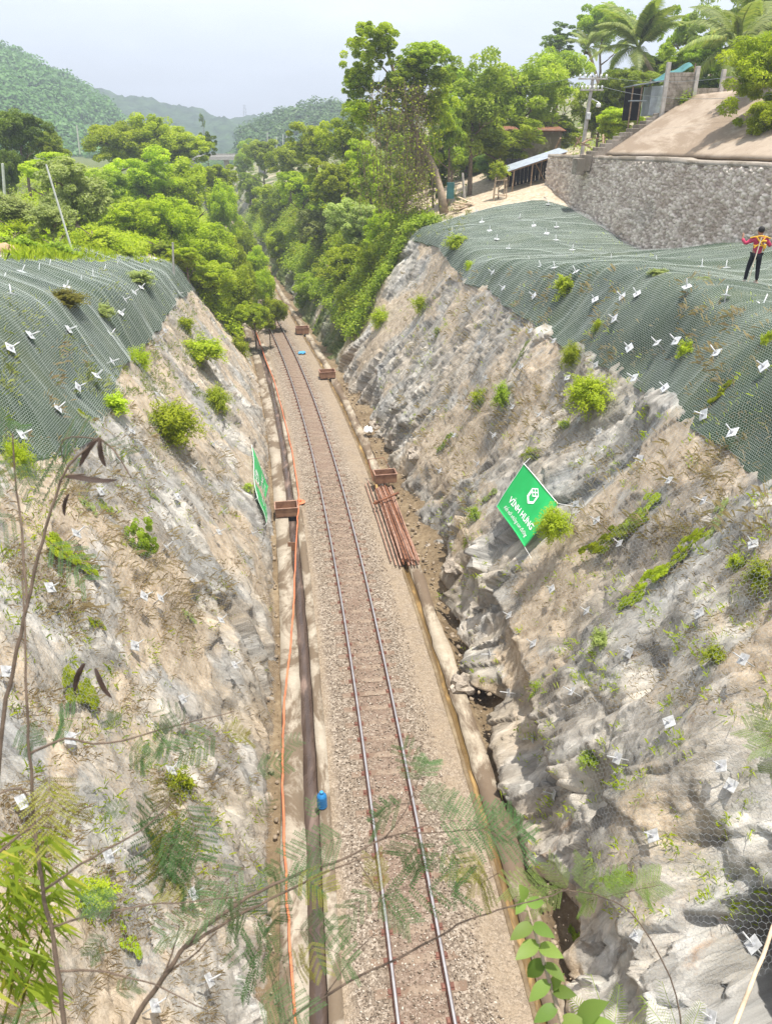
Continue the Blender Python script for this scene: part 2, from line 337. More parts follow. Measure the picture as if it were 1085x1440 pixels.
# ------------------------------------------------------------------ banks of the cutting
dl = [3.0]
while dl[-1] < 70: dl.append(dl[-1] + max(.05, .0036 * dl[-1]))
while dl[-1] < 330: dl.append(dl[-1] * 1.012)
DS = np.array(dl)
WA, WB = (11.6, 57.0), (15.6, 33.0)     # the stone wall's line
def wall_x(d): return WA[0] + (WA[1] - np.asarray(d, float)) * (WB[0] - WA[0]) / (WA[1] - WB[1])
def I(d, xs, ys): return np.interp(d, xs, ys)
def build_bank(side):
    d = DS; n = len(d)
    if side > 0:
        b = I(d, [5, 12, 16, 19, 23, 29, 36, 44, 52, 60], [3.05, 3.3, 3.6, 3.7, 3.7, 3.7, 3.6, 3.5, 3.3, 3.2])
        zc = I(d, [5, 19, 23, 27, 33, 41, 48, 56, 70, 120, 300], [11.0, 11.1, 11.2, 11.0, 10.2, 9.3, 10.0, 9.4, 8.5, 7, 6])
        tc = b - .15 * I(d, [24, 30], [1, 0]) + zc / I(d, [0, 54, 66, 120], [1.66, 1.66, 1.25, 1.1])
        xw = wall_x(d) - xc(d); yard = I(d, [52, 60], [0, 1])
        zw = I(d, [10, 27, 33, 37, 41, 43.5, 52, 57, 70, 300], [11.2, 11.3, 11.3, 10.4, 9.75, 9.9, 11.2, 12.4, 12.0, 11])
        xw = np.maximum(xw, tc + 2.2)
        mid = .5 * (tc + xw)
        zm = .5 * (zc + zw) + I(d, [14, 24, 30, 36, 44, 56, 60], [-.55, -.6, -.3, -.1, .15, .45, .2])
        cols = [(b - .5, -1.2 + 0 * d), (b, -.25 + 0 * d), (tc, zc), (mid, zm), (xw + .25, zw), (xw + .45 + 2 * yard, I(d, [51, 58], [14.0, 12.6])),
                (xw + 5.6, I(d, [52, 60, 300], [17.15, 13.2, 12])), (xw + 34, I(d, [30, 60, 300], [18.6, 17.6, 20])), (xw + 140, I(d, [30, 300], [22, 40]))]
        cnt = [8, 205, 50, 45, 10, 24, 24, 10]
    else:
        b = I(d, [8, 17, 25, 43, 55, 70], [2.98, 2.93, 2.93, 2.85, 2.85, 3.0])
        zc = I(d, [5, 10, 21, 27, 36, 54, 62, 90, 300], [11.4, 11.3, 11.1, 10.0, 9.1, 7.3, 7.2, 8, 6])
        tc = b + .2 + zc / I(d, [0, 50, 62, 120], [1.66, 1.66, 1.3, 1.1])
        cols = [(b - .5, -1.2 + 0 * d), (b, -.25 + 0 * d), (tc, zc), (tc + 4, zc + 1.35), (tc + 12, zc + I(d, [30, 60], [2.0, 2.6])), (tc + 60, zc + 5), (tc + 180, zc + 14)]
        cnt = [8, 205, 46, 36, 24, 16]
    T = []; Z = []; sg = []
    for k in range(len(cols) - 1):
        f = np.linspace(0, 1, cnt[k], endpoint=False)[None]
        if k == 1:                        # the foot of the face stands steeper than the rest
            st_ = I(d, [0, 24, 30], [.8, .7, .3]) if side > 0 else I(d, [0, 30, 50], [.5, .5, .3])
            fk = .20; tm = cols[1][0] + (cols[2][0] - cols[1][0]) * (fk * (1 - st_) + .045 * st_)
            g1 = np.clip(f / fk, 0, 1); g2 = np.clip((f - fk) / (1 - fk), 0, 1)
            T.append((cols[1][0][:, None] * (1 - g1) + tm[:, None] * g1) * (1 - g2) + cols[2][0][:, None] * g2); Z.append(cols[k][1][:, None] * (1 - f) + cols[k + 1][1][:, None] * f); sg.append(k + f[0]); continue
        T.append(cols[k][0][:, None] * (1 - f) + cols[k + 1][0][:, None] * f); Z.append(cols[k][1][:, None] * (1 - f) + cols[k + 1][1][:, None] * f)
        sg.append(k + f[0])
    T = np.concatenate(T, 1); Z = np.concatenate(Z, 1); sg = np.concatenate(sg)
    # round the crest
    w = 27; ker = np.hanning(w + 2)[1:-1]; ker /= ker.sum()
    def sm(A):
        P = np.concatenate([np.repeat(A[:, :1], w // 2, 1), A, np.repeat(A[:, -1:], w // 2, 1)], 1)
        return sum(P[:, k:k + A.shape[1]] * ker[k] for k in range(w))
    T2, Z2 = sm(T), sm(Z)
    rng_ = (sg > 1.5) & (sg < 3.7); wgt = np.clip(np.minimum((sg - 1.5) * 4, (3.7 - sg) * 4), 0, 1)[None]
    T = T * (1 - wgt) + T2 * wgt; Z = Z * (1 - wgt) + Z2 * wgt
    X = xc(d)[:, None] + side * T; Y = np.repeat(d[:, None], X.shape[1], 1)
    P = np.stack([X, Y, Z], 2)
    U = np.concatenate([np.zeros((n, 1)), np.cumsum(np.sqrt(np.diff(T, axis=1) ** 2 + np.diff(Z, axis=1) ** 2), 1)], 1)
    dPd = np.gradient(P, d, axis=0); dPv = np.gradient(P, axis=1)
    N = np.cross(dPd, dPv) * (-1 if side < 0 else 1); N /= np.linalg.norm(N, axis=2, keepdims=True) + 1e-9
    N = np.where(N[..., 2:3] < -.3, -N, N)
    seg = np.repeat(sg[None], n, 0)
    return dict(d=d, P=P, N=N, U=U, seg=seg, side=side, Z=Z)
def bank_ray(B, px, py):                 # index of the bank point that projects closest to a pixel
    P = B['P']; rel = P - np.array([0, 0, CAMZ]); zc_ = rel[..., 1] * CP - rel[..., 2] * SP; yc_ = -rel[..., 1] * SP - rel[..., 2] * CP
    u = 542.5 + F * rel[..., 0] / np.maximum(zc_, .1); v = 720 + F * yc_ / np.maximum(zc_, .1)
    e = (u - px) ** 2 + (v - py) ** 2 + np.where((B['seg'] < .9) | (B['seg'] > 4), 1e6, 0) + zc_ * .02
    k = int(np.argmin(e)); return np.unravel_index(k, e.shape)
BR = build_bank(1); BL = build_bank(-1)
def net_edges(B, low, top):
    def curve(pts):
        q = [bank_ray(B, *p) for p in pts]; a = sorted((B['d'][i], B['seg'][i, j]) for i, j in q)
        x = np.array([k[0] for k in a]); y = np.array([k[1] for k in a]); g = np.arange(5, 62, .1); v = np.interp(g, x, y); kr = np.hanning(25); kr /= kr.sum()
        return g, np.convolve(np.pad(v, 12, mode='edge'), kr, 'valid') + .012 * fbm(g * 1.1, g * 0, 3, 44)
    return curve(low), curve(top)
NR_low, NR_top = net_edges(BR, [(598, 342), (640, 380), (690, 410), (720, 438), (750, 455), (790, 487), (822, 508), (852, 517), (880, 535), (900, 552), (960, 592), (1000, 622), (1040, 655), (1085, 692)],
                           [(625, 297), (700, 284), (765, 273), (778, 276), (820, 305), (860, 332), (893, 352), (932, 362)])
NL_low, NL_top = net_edges(BL, [(268, 384), (246, 420), (228, 462), (215, 478), (193, 492), (172, 520), (158, 545), (160, 572), (140, 605), (105, 632), (55, 662), (20, 634), (0, 620)],
                           [(5, 364), (60, 366), (108, 350)])
def low_seg(side, d): 
    a = NR_low if side > 0 else NL_low
    return np.interp(d, a[0], a[1])
def top_seg(side, d):
    if side > 0: return np.interp(d, [10, 22, 33, 38, 41, 46, 52, 58.5], [3.9, 3.9, 3.93, 3.9, 3.86, 3.86, 3.86, 3.2])
    return np.interp(d, [10, 24, 33, 37, 40, 43, 50], [3.3, 3.05, 2.92, 2.95, 3.2, 2.75, 2.35]) + .10 * fbm(np.asarray(d, float) * .55, np.asarray(d, float) * 0, 3, 83)
NET_D = {1: (9.0, 54.0), -1: (9.0, 51.5)}
HOLES = [(bank_ray(BR, 1055, 1345), 1.0, 2.0), (bank_ray(BR, 770, 1290), .8, .9), (bank_ray(BR, 700, 985), .6, .8), (bank_ray(BR, 925, 960), .55, .45), (bank_ray(BR, 1070, 870), .7, .4),
         (bank_ray(BR, 610, 790), .9, .6), (bank_ray(BR, 840, 1110), .6, .45), (bank_ray(BR, 980, 1200), .7, .4)]
HOLESL = [(bank_ray(BL, 340, 1010), .6, .5), (bank_ray(BL, 285, 850), .5, .4), (bank_ray(BL, 345, 690), .5, .5), (bank_ray(BL, 200, 830), .4, .3), (bank_ray(BL, 90, 770), .4, .25), (bank_ray(BL, 330, 1120), .6, .45)]
def finish_bank(B, name, mat):
    P, N, U, seg, side = B['P'], B['N'], B['U'], B['seg'], B['side']; d2 = P[..., 1]
    zone = np.clip((seg - .6) * 4, 0, 1) * np.clip((4.0 - seg) * 6, 0, 1)
    bulge = fbm(d2 * .28 + 5, U * .22, 3, 11 + side) * np.where(side > 0, np.clip(.95 - (d2 - 16) / 40, .5, .95), .5)
    bulge *= np.clip((2.25 - seg) * 2, .14, 1) * zone * np.clip((U - 1.0) / 3.5, .12, 1)
    low = P + N * bulge[..., None]
    dn = NET_D[side]; lo = low_seg(side, d2[:, 0])[:, None]; hi = top_seg(side, d2[:, 0])[:, None]
    innet = np.clip((seg - lo) * 30, 0, 1) * np.clip((hi + .05 - seg) * 30, 0, 1) * ((d2 > dn[0]) & (d2 < dn[1]))
    innet = np.maximum(innet, np.where(seg > 2.0, .75, 0))
    sh = d2 + .30 * U * side; near = np.clip(1 - (d2 - 8) / 45, .35, 1)
    wx = .35 * fbm(d2 * .7, U * .5, 3, 31); wy = .35 * fbm(d2 * .7 + 9, U * .5, 3, 32)
    h1, e1, c1 = facets(sh * .60 + wx, U * .19 + wy, 3 + side, 1.3)
    h2, e2, c2 = facets(sh * 1.6 + 1.5 * wx, U * .42 + 1.5 * wy, 5 + side, 1.4)
    h3, e3, c3 = facets(sh * 4.6 + 2 * wx, U * 1.35 + 2 * wy, 8 + side, 1.4)
    soilf = fbm(d2 * .33 + 3, U * .3, 4, 40 + side)
    rough = np.clip(.75 - soilf * 1.1, .25, 1.15)
    lowz = np.clip(1.25 - (U - 2.2) / 6.5, .55, 1.25) * np.clip(.45 + U / 4.5, .5, 1) if side > 0 else np.clip(1.15 - (U - 1) / 12, .55, 1.1)
    amp = rough * lowz * np.where(side > 0, 1.0, .72)
    det = amp * (np.where(side > 0, .46, .32) * h1 - .10 * np.exp(-(e1 / .05) ** 2) + .17 * h2 - .05 * np.exp(-(e2 / .07) ** 2)) + amp * .075 * h3 - amp * .10 * np.abs(fbm(sh * 1.1 + wx, U * .8, 3, 57)) + .03 * fbm(d2 * 2.3, U * 1.6, 4, 50) + .03 * facets(d2 * 9 + wx, U * 4 + wy, 51)[0] * rough
    if side > 0: det += (.22 * np.exp(-((U - 3.0) / .9) ** 2) - .62 * np.exp(-(np.maximum(U - 1.3, 0) / .6) ** 2)) * np.clip(.75 + 1.1 * fbm(d2 * .7, U * 0, 3, 77), 0, 1.2) * np.clip((25 - d2) / 3, 0, 1)
    else: det -= .15 * np.exp(-((U - 1.1) / .4) ** 2) * (d2 < 40)
    pit = np.zeros_like(det); deep = np.zeros(P.shape)
    for (i, j), r, a in (HOLES if side > 0 else HOLESL):
        c = P[i, j]; q = ((P - c) ** 2).sum(2)
        if a > 1.5:
            vd = (c - np.array([0, 0, CAMZ])); vd /= np.linalg.norm(vd); deep = deep + (2.6 * np.exp(-(q / (r * r) * (1 + .6 * fbm(d2 * 2.2, U * 2.2, 2, 9))) ** 3) * zone)[..., None] * (vd + np.array([.5, 0, .35])); continue
        pit = pit + a * np.exp(-(q / (r * r) * (1 + .5 * fbm(d2 * 3, U * 3, 2, 9))) ** 2)
    det *= zone * (1 - .94 * innet); pit *= zone * (1 - innet)
    Dv = N - side * np.array([.55, 0, 0]) * (zone * (1 - innet))[..., None]; Dv /= np.linalg.norm(Dv, axis=2, keepdims=True)
    P2 = low + Dv * det[..., None] + np.array([side, 0, -.12]) * pit[..., None] + deep
    B['low'] = low; B['out'] = P2
    n, m = seg.shape
    me = np_mesh(name, P2.reshape(-1, 3), grid_faces(n, m, side < 0), smooth=False)
    set_uv(me, np.stack([d2.ravel(), U.ravel()], 1))
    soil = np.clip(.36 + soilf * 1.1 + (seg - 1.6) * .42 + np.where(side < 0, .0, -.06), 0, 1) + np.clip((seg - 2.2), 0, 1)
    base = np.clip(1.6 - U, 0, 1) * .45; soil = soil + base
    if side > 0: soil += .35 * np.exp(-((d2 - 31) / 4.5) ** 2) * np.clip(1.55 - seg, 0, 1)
    attr(me, 'soil', soil)
    veg = np.clip((d2 - np.where(side > 0, 53, 56)) / 3, 0, 1) * np.clip(1.4 - 0 * seg, 0, 1) * np.clip(.8 + fbm(d2 * .4, U * .4, 3, 90), 0, 1)
    if side > 0:                          # bare yard behind the net
        yard = np.clip((seg - 2.3) * 3, 0, 1) * np.clip((d2 - 50) / 4, 0, 1) * np.clip((92 - d2) / 10, 0, 1) * np.clip((6.6 - seg) * 2, 0, 1); veg = veg * (1 - yard)
    else: veg = np.maximum(veg, np.clip((seg - hi - .03) * 8, 0, 1) * .95)
    attr(me, 'veg', veg * .96)
    foot_dark = np.clip(1.05 - U + .4 * fbm(d2 * 1.2, U, 3, 91), 0, 1) * np.clip((1.9 - U), 0, 1) * .8  # colour gets darker towards the foot of the face
    attr(me, 'foot_dark', foot_dark * (d2 < 50))
    return prop(link(name, me, mat), kind='structure')
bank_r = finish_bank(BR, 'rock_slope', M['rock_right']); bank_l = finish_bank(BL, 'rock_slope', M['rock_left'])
bank_r['label'] = 'grey and tan rock face of the railway cutting below the stone wall'; bank_l['label'] = 'brown rock face of the railway cutting beside the orange conduit'
bpy.context.view_layer.update()
def down(x, y):
    best = -1.0
    for b in (bank_l, bank_r):
        ok, p, nn, k = b.ray_cast(Vector((x, y, 300)), Vector((0, 0, -1)))
        if ok: best = max(best, p.z)
    return best
def hit(px, py):
    r = ray(px, py).normalized(); best = None
    for b in (bank_l, bank_r):
        ok, p, nn, k = b.ray_cast(Vector((0, 0, CAMZ)), r)
        if ok and (best is None or (p - Vector((0, 0, CAMZ))).length < best[2]): best = (p, nn if nn.dot(r) < 0 else -nn, (p - Vector((0, 0, CAMZ))).length)
    if best is None:
        z = -.1; k = (z - CAMZ) / r.z; return r * k + Vector((0, 0, CAMZ)), Vector((0, 0, 1))
    return best[0], best[1]
def sample(B, key, d, seg):              # bilinear sample of a bank array at (distance, profile position)
    ds = B['d']; sg = B['seg'][0]; A = B[key]
    fi = np.interp(d, ds, np.arange(len(ds))); fj = np.interp(seg, sg, np.arange(len(sg)))
    i = np.clip(fi.astype(int), 0, len(ds) - 2); j = np.clip(fj.astype(int), 0, len(sg) - 2); a = fi - i; b = fj - j
    if A.ndim == 3: a = a[..., None]; b = b[..., None]
    return A[i, j] * (1 - a) * (1 - b) + A[i + 1, j] * a * (1 - b) + A[i, j + 1] * (1 - a) * b + A[i + 1, j + 1] * a * b

# ------------------------------------------------------------------ netting: a mat and real wires
def hex_wires(name, B, d0, d1, f_lo, f_hi, off, cell, wid, wrk, parent, mat, zig=None):
    d = np.arange(d0, d1, .25); ulo = sample(B, 'U', d, f_lo(d)); uhi = sample(B, 'U', d, f_hi(d))
    umin, umax = ulo.min(), uhi.max()
    a = cell / math.sqrt(3); V = []; E = []
    ni = int((d1 - d0) / cell) + 1; nj = int((umax - umin) / (1.5 * a)) + 1
    i, j = np.meshgrid(np.arange(ni), np.arange(nj), indexing='ij')
    cx = d0 + (i + .5 * (j % 2)) * cell; cy = umin + j * 1.5 * a
    cx, cy = cx.ravel(), cy.ravel()
    ang = [R(90), R(30), R(-30), R(-90)]; S = []; T = []
    for k in range(3):
        S.append(np.stack([cx + a * math.cos(ang[k]), cy + a * math.sin(ang[k])], 1)); T.append(np.stack([cx + a * math.cos(ang[k + 1]), cy + a * math.sin(ang[k + 1])], 1))
    S = np.concatenate(S); T = np.concatenate(T)
    mdl = .5 * (S + T)
    dd = np.clip(mdl[:, 0], d0, d1)
    lo = np.interp(dd, d, ulo); hi = np.interp(dd, d, uhi)
    ok = (mdl[:, 1] > lo) & (mdl[:, 1] < hi) & (mdl[:, 0] > d0) & (mdl[:, 0] < d1); S = S[ok]; T = T[ok]
    def place(q):
        fi = np.clip(np.interp(q[:, 0], B['d'], np.arange(len(B['d']))).round().astype(int), 0, len(B['d']) - 1)
        # u -> profile position, by row
        seg = np.empty(len(q)); o = np.argsort(fi, kind='stable'); fs = fi[o]; cuts = np.flatnonzero(np.diff(fs)) + 1
        for blk in np.split(o, cuts): seg[blk] = np.interp(q[blk, 1], B['U'][fi[blk[0]]], B['seg'][0])
        n = sample(B, 'N', q[:, 0], seg); p = sample(B, 'low', q[:, 0], seg)
        return p + n * (off + wrk(q[:, 0], q[:, 1]))[:, None], n
    A_, n1 = place(S); B_, n2 = place(T)
    t = B_ - A_; t /= np.linalg.norm(t, axis=1, keepdims=True) + 1e-9
    w = np.cross(t, n1); w /= np.linalg.norm(w, axis=1, keepdims=True) + 1e-9
    if np.ndim(wid) == 0: ww = wid
    ww = np.clip(wid * A_[:, 1:2] / 17, wid * .8, wid * 2.2)
    Vx = np.stack([A_ - w * ww, A_ + w * ww, B_ + w * ww, B_ - w * ww], 1).reshape(-1, 3)
    Fx = np.arange(len(Vx)).reshape(-1, 4)
    return link(name, np_mesh(name, Vx, Fx), mat, parent)
def wrinkle(side):
    def f(d, u):
        r = 1 - np.abs(vnoise(d * .45 + .12 * u * side + 1.3 * vnoise(d * .22, u * .22, 3), u * .09 + 3, 61 + side))
        r2 = 1 - np.abs(vnoise(d * 1.3 + .2 * u * side + .8 * vnoise(d * .6, u * .4, 5), u * .2, 64 + side)); r3 = vnoise(d * 3.5, u * .9, 66)
        return .10 * r ** 6 + .05 * r2 ** 3 + .02 * r3 + .05 * vnoise(d * .4, u * .6, 68)
    return f
def make_net(B, side, label):
    d0, d1 = NET_D[side]; root = empty('slope_net', (0, 0, 0), label, 'slope netting', 'green erosion nets on the two banks')
    wk = wrinkle(side)
    d = []; q = d0
    while q < d1: d.append(q); q += max(.09, .006 * q)
    d = np.array(d + [d1]); m = 110
    lo = low_seg(side, d); hi = top_seg(side, d); f = np.linspace(0, 1, m)[None]
    seg = lo[:, None] * (1 - f) + hi[:, None] * f; dd = np.repeat(d[:, None], m, 1)
    p = sample(B, 'low', dd, seg); n = sample(B, 'N', dd, seg); u = sample(B, 'U', dd, seg)
    edge = np.minimum(1, (np.minimum(f, 1 - f)) * 12)
    p = p + n * (.035 + .045 * edge + .9 * wk(dd, u) * edge)[..., None]
    me = np_mesh('mat', p.reshape(-1, 3), grid_faces(len(d), m, side < 0), smooth=True); set_uv(me, np.stack([dd.ravel(), u.ravel()], 1))
    link('erosion_mat', me, M['mat_green'], root)
    sp = 28.0
    hex_wires('wire_mesh', B, d0, sp, lambda q: low_seg(side, q), lambda q: top_seg(side, q), .12, .070, .0026 if side > 0 else .0029, wk, root, M['wire_green'])
    hex_wires('wire_mesh', B, sp, d1, lambda q: low_seg(side, q), lambda q: top_seg(side, q), .12, .10, .0027, wk, root, M['wire_green'])
    return root
make_net(BR, 1, 'dark green erosion net draped over the right bank under the stone wall')
make_net(BL, -1, 'dark green erosion net draped over the left bank near the leaning pale pole')
def rock_net(B, side, label):
    wk = lambda d, u: .05 * vnoise(d * .5, u * .5, 71) + .10 * (1 - np.abs(vnoise(d * .8, u * .07, 72))) ** 5
    z = lambda q: np.interp(q, [0, 60], [1.04, 1.10])
    root = empty('rock_net', (0, 0, 0), label, 'rockfall netting', 'wire rockfall nets on the two rock faces')
    hex_wires('wire_mesh', B, 7.0, 24.0, z, lambda q: low_seg(side, q), .20, .11, .0025, wk, root, M['wire'])
    hex_wires('wire_mesh', B, 24.0, 50.0, z, lambda q: low_seg(side, q), .20, .16, .0024, wk, root, M['wire'])
rock_net(BR, 1, 'thin grey wire rockfall net over the right rock face around the lettered banner')
rock_net(BL, -1, 'thin grey wire rockfall net over the left rock face beside the drain')

# ------------------------------------------------------------------ ground, track bed, drains
gx = np.concatenate([[-1200, -600, -300], np.linspace(-200, 200, 41), [300, 600, 1200]]); gy = np.concatenate([np.linspace(-40, 400, 45), [600, 900, 1500]])
XX, YY = np.meshgrid(gx, gy, indexing='ij'); ZZ = -1.3 - np.clip((YY - 150) / 150, 0, 1) * 4
g = np_mesh('ground', np.stack([XX, YY, ZZ], 2).reshape(-1, 3), grid_faces(len(gx), len(gy)))
prop(link('ground', g, M['ground']), kind='structure')
td = [6.0]
while td[-1] < 60: td.append(td[-1] + max(.07, .004 * td[-1]))
while td[-1] < 300: td.append(td[-1] * 1.02)
td = np.array(td); tt = np.linspace(-1.56, 2.12, 70)
D2, T2 = np.meshgrid(td, tt, indexing='ij')
zb = -.02 - .10 * np.clip((np.abs(T2 - .15) - .95) / .9, 0, 1) + .022 * vnoise(D2 * 9, T2 * 9, 5) + .02 * fbm(D2 * 1.1, T2 * 1.3, 3, 6)
me = np_mesh('track_bed', np.stack([xc(D2) + T2, D2, zb], 2).reshape(-1, 3), grid_faces(len(td), len(tt), True), smooth=True)
attr(me, 'rust', np.exp(-((np.abs(T2) - .0) / .62) ** 4) * .75)
attr(me, 'dust', np.clip((T2 - 1.05) / .5, 0, 1) * .95 + np.clip((-1.28 - T2) / .2, 0, 1) * .85)
prop(link('track_bed', me, M['ballast']), kind='structure')
def strip(name, t0, t1, z0, z1, mat, parent=None, d0=6.0, d1=140.0, jit=0.0, seed=1):   # a solid strip that follows the track
    d = td[(td >= d0) & (td <= d1)]; n = len(d)
    j0 = jit * fbm(d * .9, d * 0, 3, seed); j1 = jit * fbm(d * .9, d * 0 + 7, 3, seed)
    jz = jit * .25 * fbm(d * 1.3, d * 0 + 3, 3, seed)
    x0 = xc(d) + t0 + j0; x1 = xc(d) + t1 + j1
    V = np.stack([np.stack([x0, d, z0 + 0 * d], 1), np.stack([x0, d, z1 + jz], 1), np.stack([.5 * (x0 + x1), d, z1 + jz * 1.2], 1), np.stack([x1, d, z1 + jz], 1), np.stack([x1, d, z0 + 0 * d], 1)], 1)
    me = np_mesh(name, V.reshape(-1, 3), grid_faces(n, 5, True)); return link(name, me, mat, parent)
prop(strip('drain_floor', -4.2, -1.5, -1.2, -.62, M['mud'], jit=.05), kind='structure')
prop(strip('drain_floor', 2.05, 5.2, -1.2, -.55, M['mud'], jit=.05, seed=3), kind='structure')
def rubble_strip(t0, t1, seed, zl):      # muddy ledge between drain and rock
    d = td[td < 140]; t = np.linspace(t0, t1, 16); A, T = np.meshgrid(d, t, indexing='ij')
    f = (T - t0) / (t1 - t0); z = -.16 - .55 * np.exp(-((f - .3) / .2) ** 2) * (t0 > 0) * np.clip((26 - A) / 3, 0, 1) + zl * f ** 1.5 + .09 * fbm(A * 2, T * 2, 4, seed) + .05 * facets(A * 3, T * 3, seed)[0]
    me = np_mesh('ledge', np.stack([xc(A) + T, A, z], 2).reshape(-1, 3), grid_faces(len(d), 16, t1 > t0)); return prop(link('mud_ledge', me, M['mud']), kind='structure')
rubble_strip(2.86, 5.0, 4, .75); rubble_strip(-2.80, -4.2, 8, .55)
dr = empty('drainage_channel', tp(20, -2.0, 0), 'concrete side drain with dark water beside the orange conduit', 'drain', 'concrete drains along the track')
def pk(o, root): o.matrix_parent_inverse = Matrix.Translation(root.location).inverted() if root.rotation_euler.z == 0 else root.matrix_world.inverted(); return o
bpy.context.view_layer.update()
pk(strip('inner_wall', -1.85, -1.55, -.8, -.04, M['drain'], dr, jit=.02, seed=11), dr); pk(strip('outer_wall', -2.80, -2.22, -.8, -.05, M['drain'], dr, jit=.035, seed=12), dr)
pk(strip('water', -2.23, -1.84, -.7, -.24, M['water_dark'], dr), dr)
dr2 = empty('drainage_channel', tp(20, 2.4, 0), 'narrow concrete drain with ochre water below the rusty pipe stack', 'drain', 'concrete drains along the track')
bpy.context.view_layer.update()
pk(strip('inner_wall', 2.08, 2.19, -.8, -.10, M['mud'], dr2, jit=.015, seed=13), dr2); pk(strip('outer_wall', 2.42, 2.84, -.8, -.08, M['drain_right'], dr2, jit=.09, seed=14), dr2)
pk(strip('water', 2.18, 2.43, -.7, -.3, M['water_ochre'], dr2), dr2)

# rails and sleepers
trk = empty('railway_track', (0, 0, 0), 'single metre gauge railway track with two rusty rails curving into the distance', 'railway')
prof = [(-.055, 0), (.055, 0), (.055, .012), (.012, .025), (.012, .075), (.033, .085), (.033, .115), (-.033, .115), (-.033, .085), (-.012, .075), (-.012, .025), (-.055, .012)]
for s_ in (-.535, .535):
    d = td[td < 200]; n = len(d)
    V = np.stack([np.stack([xc(d) + s_ + a, d, .03 + b + 0 * d], 1) for a, b in prof], 1).reshape(-1, 3); k = len(prof)
    fs = []; mi = []
    for j in range(k):
        j2 = (j + 1) % k; a = np.arange(n - 1) * k
        fs.append(np.stack([a + j, a + j2, a + k + j2, a + k + j], 1)); mi.append(np.full(n - 1, 1 if j == 6 else 0))
    link('rail', np_mesh('rail', V, np.concatenate(fs)[:, ::-1], midx=np.concatenate(mi)), [M['rail_rust'], M['rail_top']], trk)
sb = MB(); sb.box((0, 0, -.075), (1.86, .21, .18), bev=.015)
for s_ in (-.535, .535):
    for o_ in (-.085, .085): sb.box((s_ + o_, 0, .035), (.07, .09, .05), mi=1, bev=.008); 
    sb.box((s_, 0, .021), (.26, .16, .015), mi=1)
sme = sb.mesh('sleeper'); sme.materials.append(M['sleeper']); sme.materials.append(M['rail_rust'])
q = 7.6; k = 0
while k < 98:
    o = bpy.data.objects.new('sleeper', sme); COL.objects.link(o); o.parent = trk
    sl = float(xc(q + .5) - xc(q - .5)); o.location = (float(xc(q)) + rng.normal(0, .015), q, -.026 + rng.normal(0, .008)); o.rotation_euler = (0, 0, -math.atan(sl) + rng.normal(0, .012))
    q += .63; k += 1
# loose stones: ballast and rubble
def stone_variants(n=6):
    out = []
    for s in range(n):
        bm = bmesh.new(); bmesh.ops.create_icosphere(bm, subdivisions=1, radius=1); r = np.random.default_rng(s)
        V = np.array([v.co[:] for v in bm.verts]); V *= (.7 + .5 * r.random((len(V), 1))); V *= np.array([1, .8, .62])
        Fv = np.array([[v.index for v in f.verts] for f in bm.faces]); bm.free(); out.append((V, Fv))
    return out
SV = stone_variants()
def scatter(name, pts, size, mat, kind='stuff', label=None):
    Vs = []; Fs = []; c = 0
    for p, s in zip(pts, size):
        V, Fv = SV[int(rng.integers(len(SV)))]; a = rng.random() * 6.28; b = rng.random() * 1.2
        M_ = np.array([[math.cos(a), -math.sin(a), 0], [math.sin(a), math.cos(a), 0], [0, 0, 1]]) @ np.array([[1, 0, 0], [0, math.cos(b), -math.sin(b)], [0, math.sin(b), math.cos(b)]])
        Vs.append(V @ M_.T * s + p); Fs.append(Fv + c); c += len(V)
    o = link(name, np_mesh(name, np.concatenate(Vs), np.concatenate(Fs)), mat); return prop(o, label, kind=kind)
def stone_mat():
    t = NT('loose_stone'); o = t.co(); g = t.n('NewGeometry').outputs['Random Per Island']
    c = t.ramp(g, (0, (.13, .10, .07)), (.4, (.26, .20, .15)), (.75, (.37, .31, .245)), (1, (.55, .49, .41)))
    t.bsdf(c, .9, 0, t.bump(t.noise(o, 40, 5), .4, .01), .2); return t.m
M['loose'] = stone_mat()
M['mudstone'] = plain('muddy_stone', (.30, .235, .165), .9, 0, .5, 9, .5, .02)
n = 9000; d = 7.5 + 27 * rng.random(n) ** 1.5; t = rng.uniform(-1.3, 1.5, n); z = .0 - .10 * np.clip((np.abs(t - .15) - .95) / .9, 0, 1)
ok = np.abs(np.abs(t) - .535) > .1
scatter('gravel', np.stack([xc(d) + t, d, z + rng.uniform(-.012, .012, n)], 1)[ok], rng.uniform(.016, .034, n)[ok], M['loose'])
n = 1500; d = 8 + 45 * rng.random(n); sd = rng.random(n) < .62; t = np.where(sd, 2.95 + .9 * rng.random(n) ** 1.3, -2.85 - .5 * rng.random(n))
scatter('rubble', np.stack([xc(d) + t, d, -.1 + .35 * np.clip(np.abs(t) - 2.9, 0, 2)], 1), .018 + .10 * rng.random(n) ** 5, M['mudstone'])
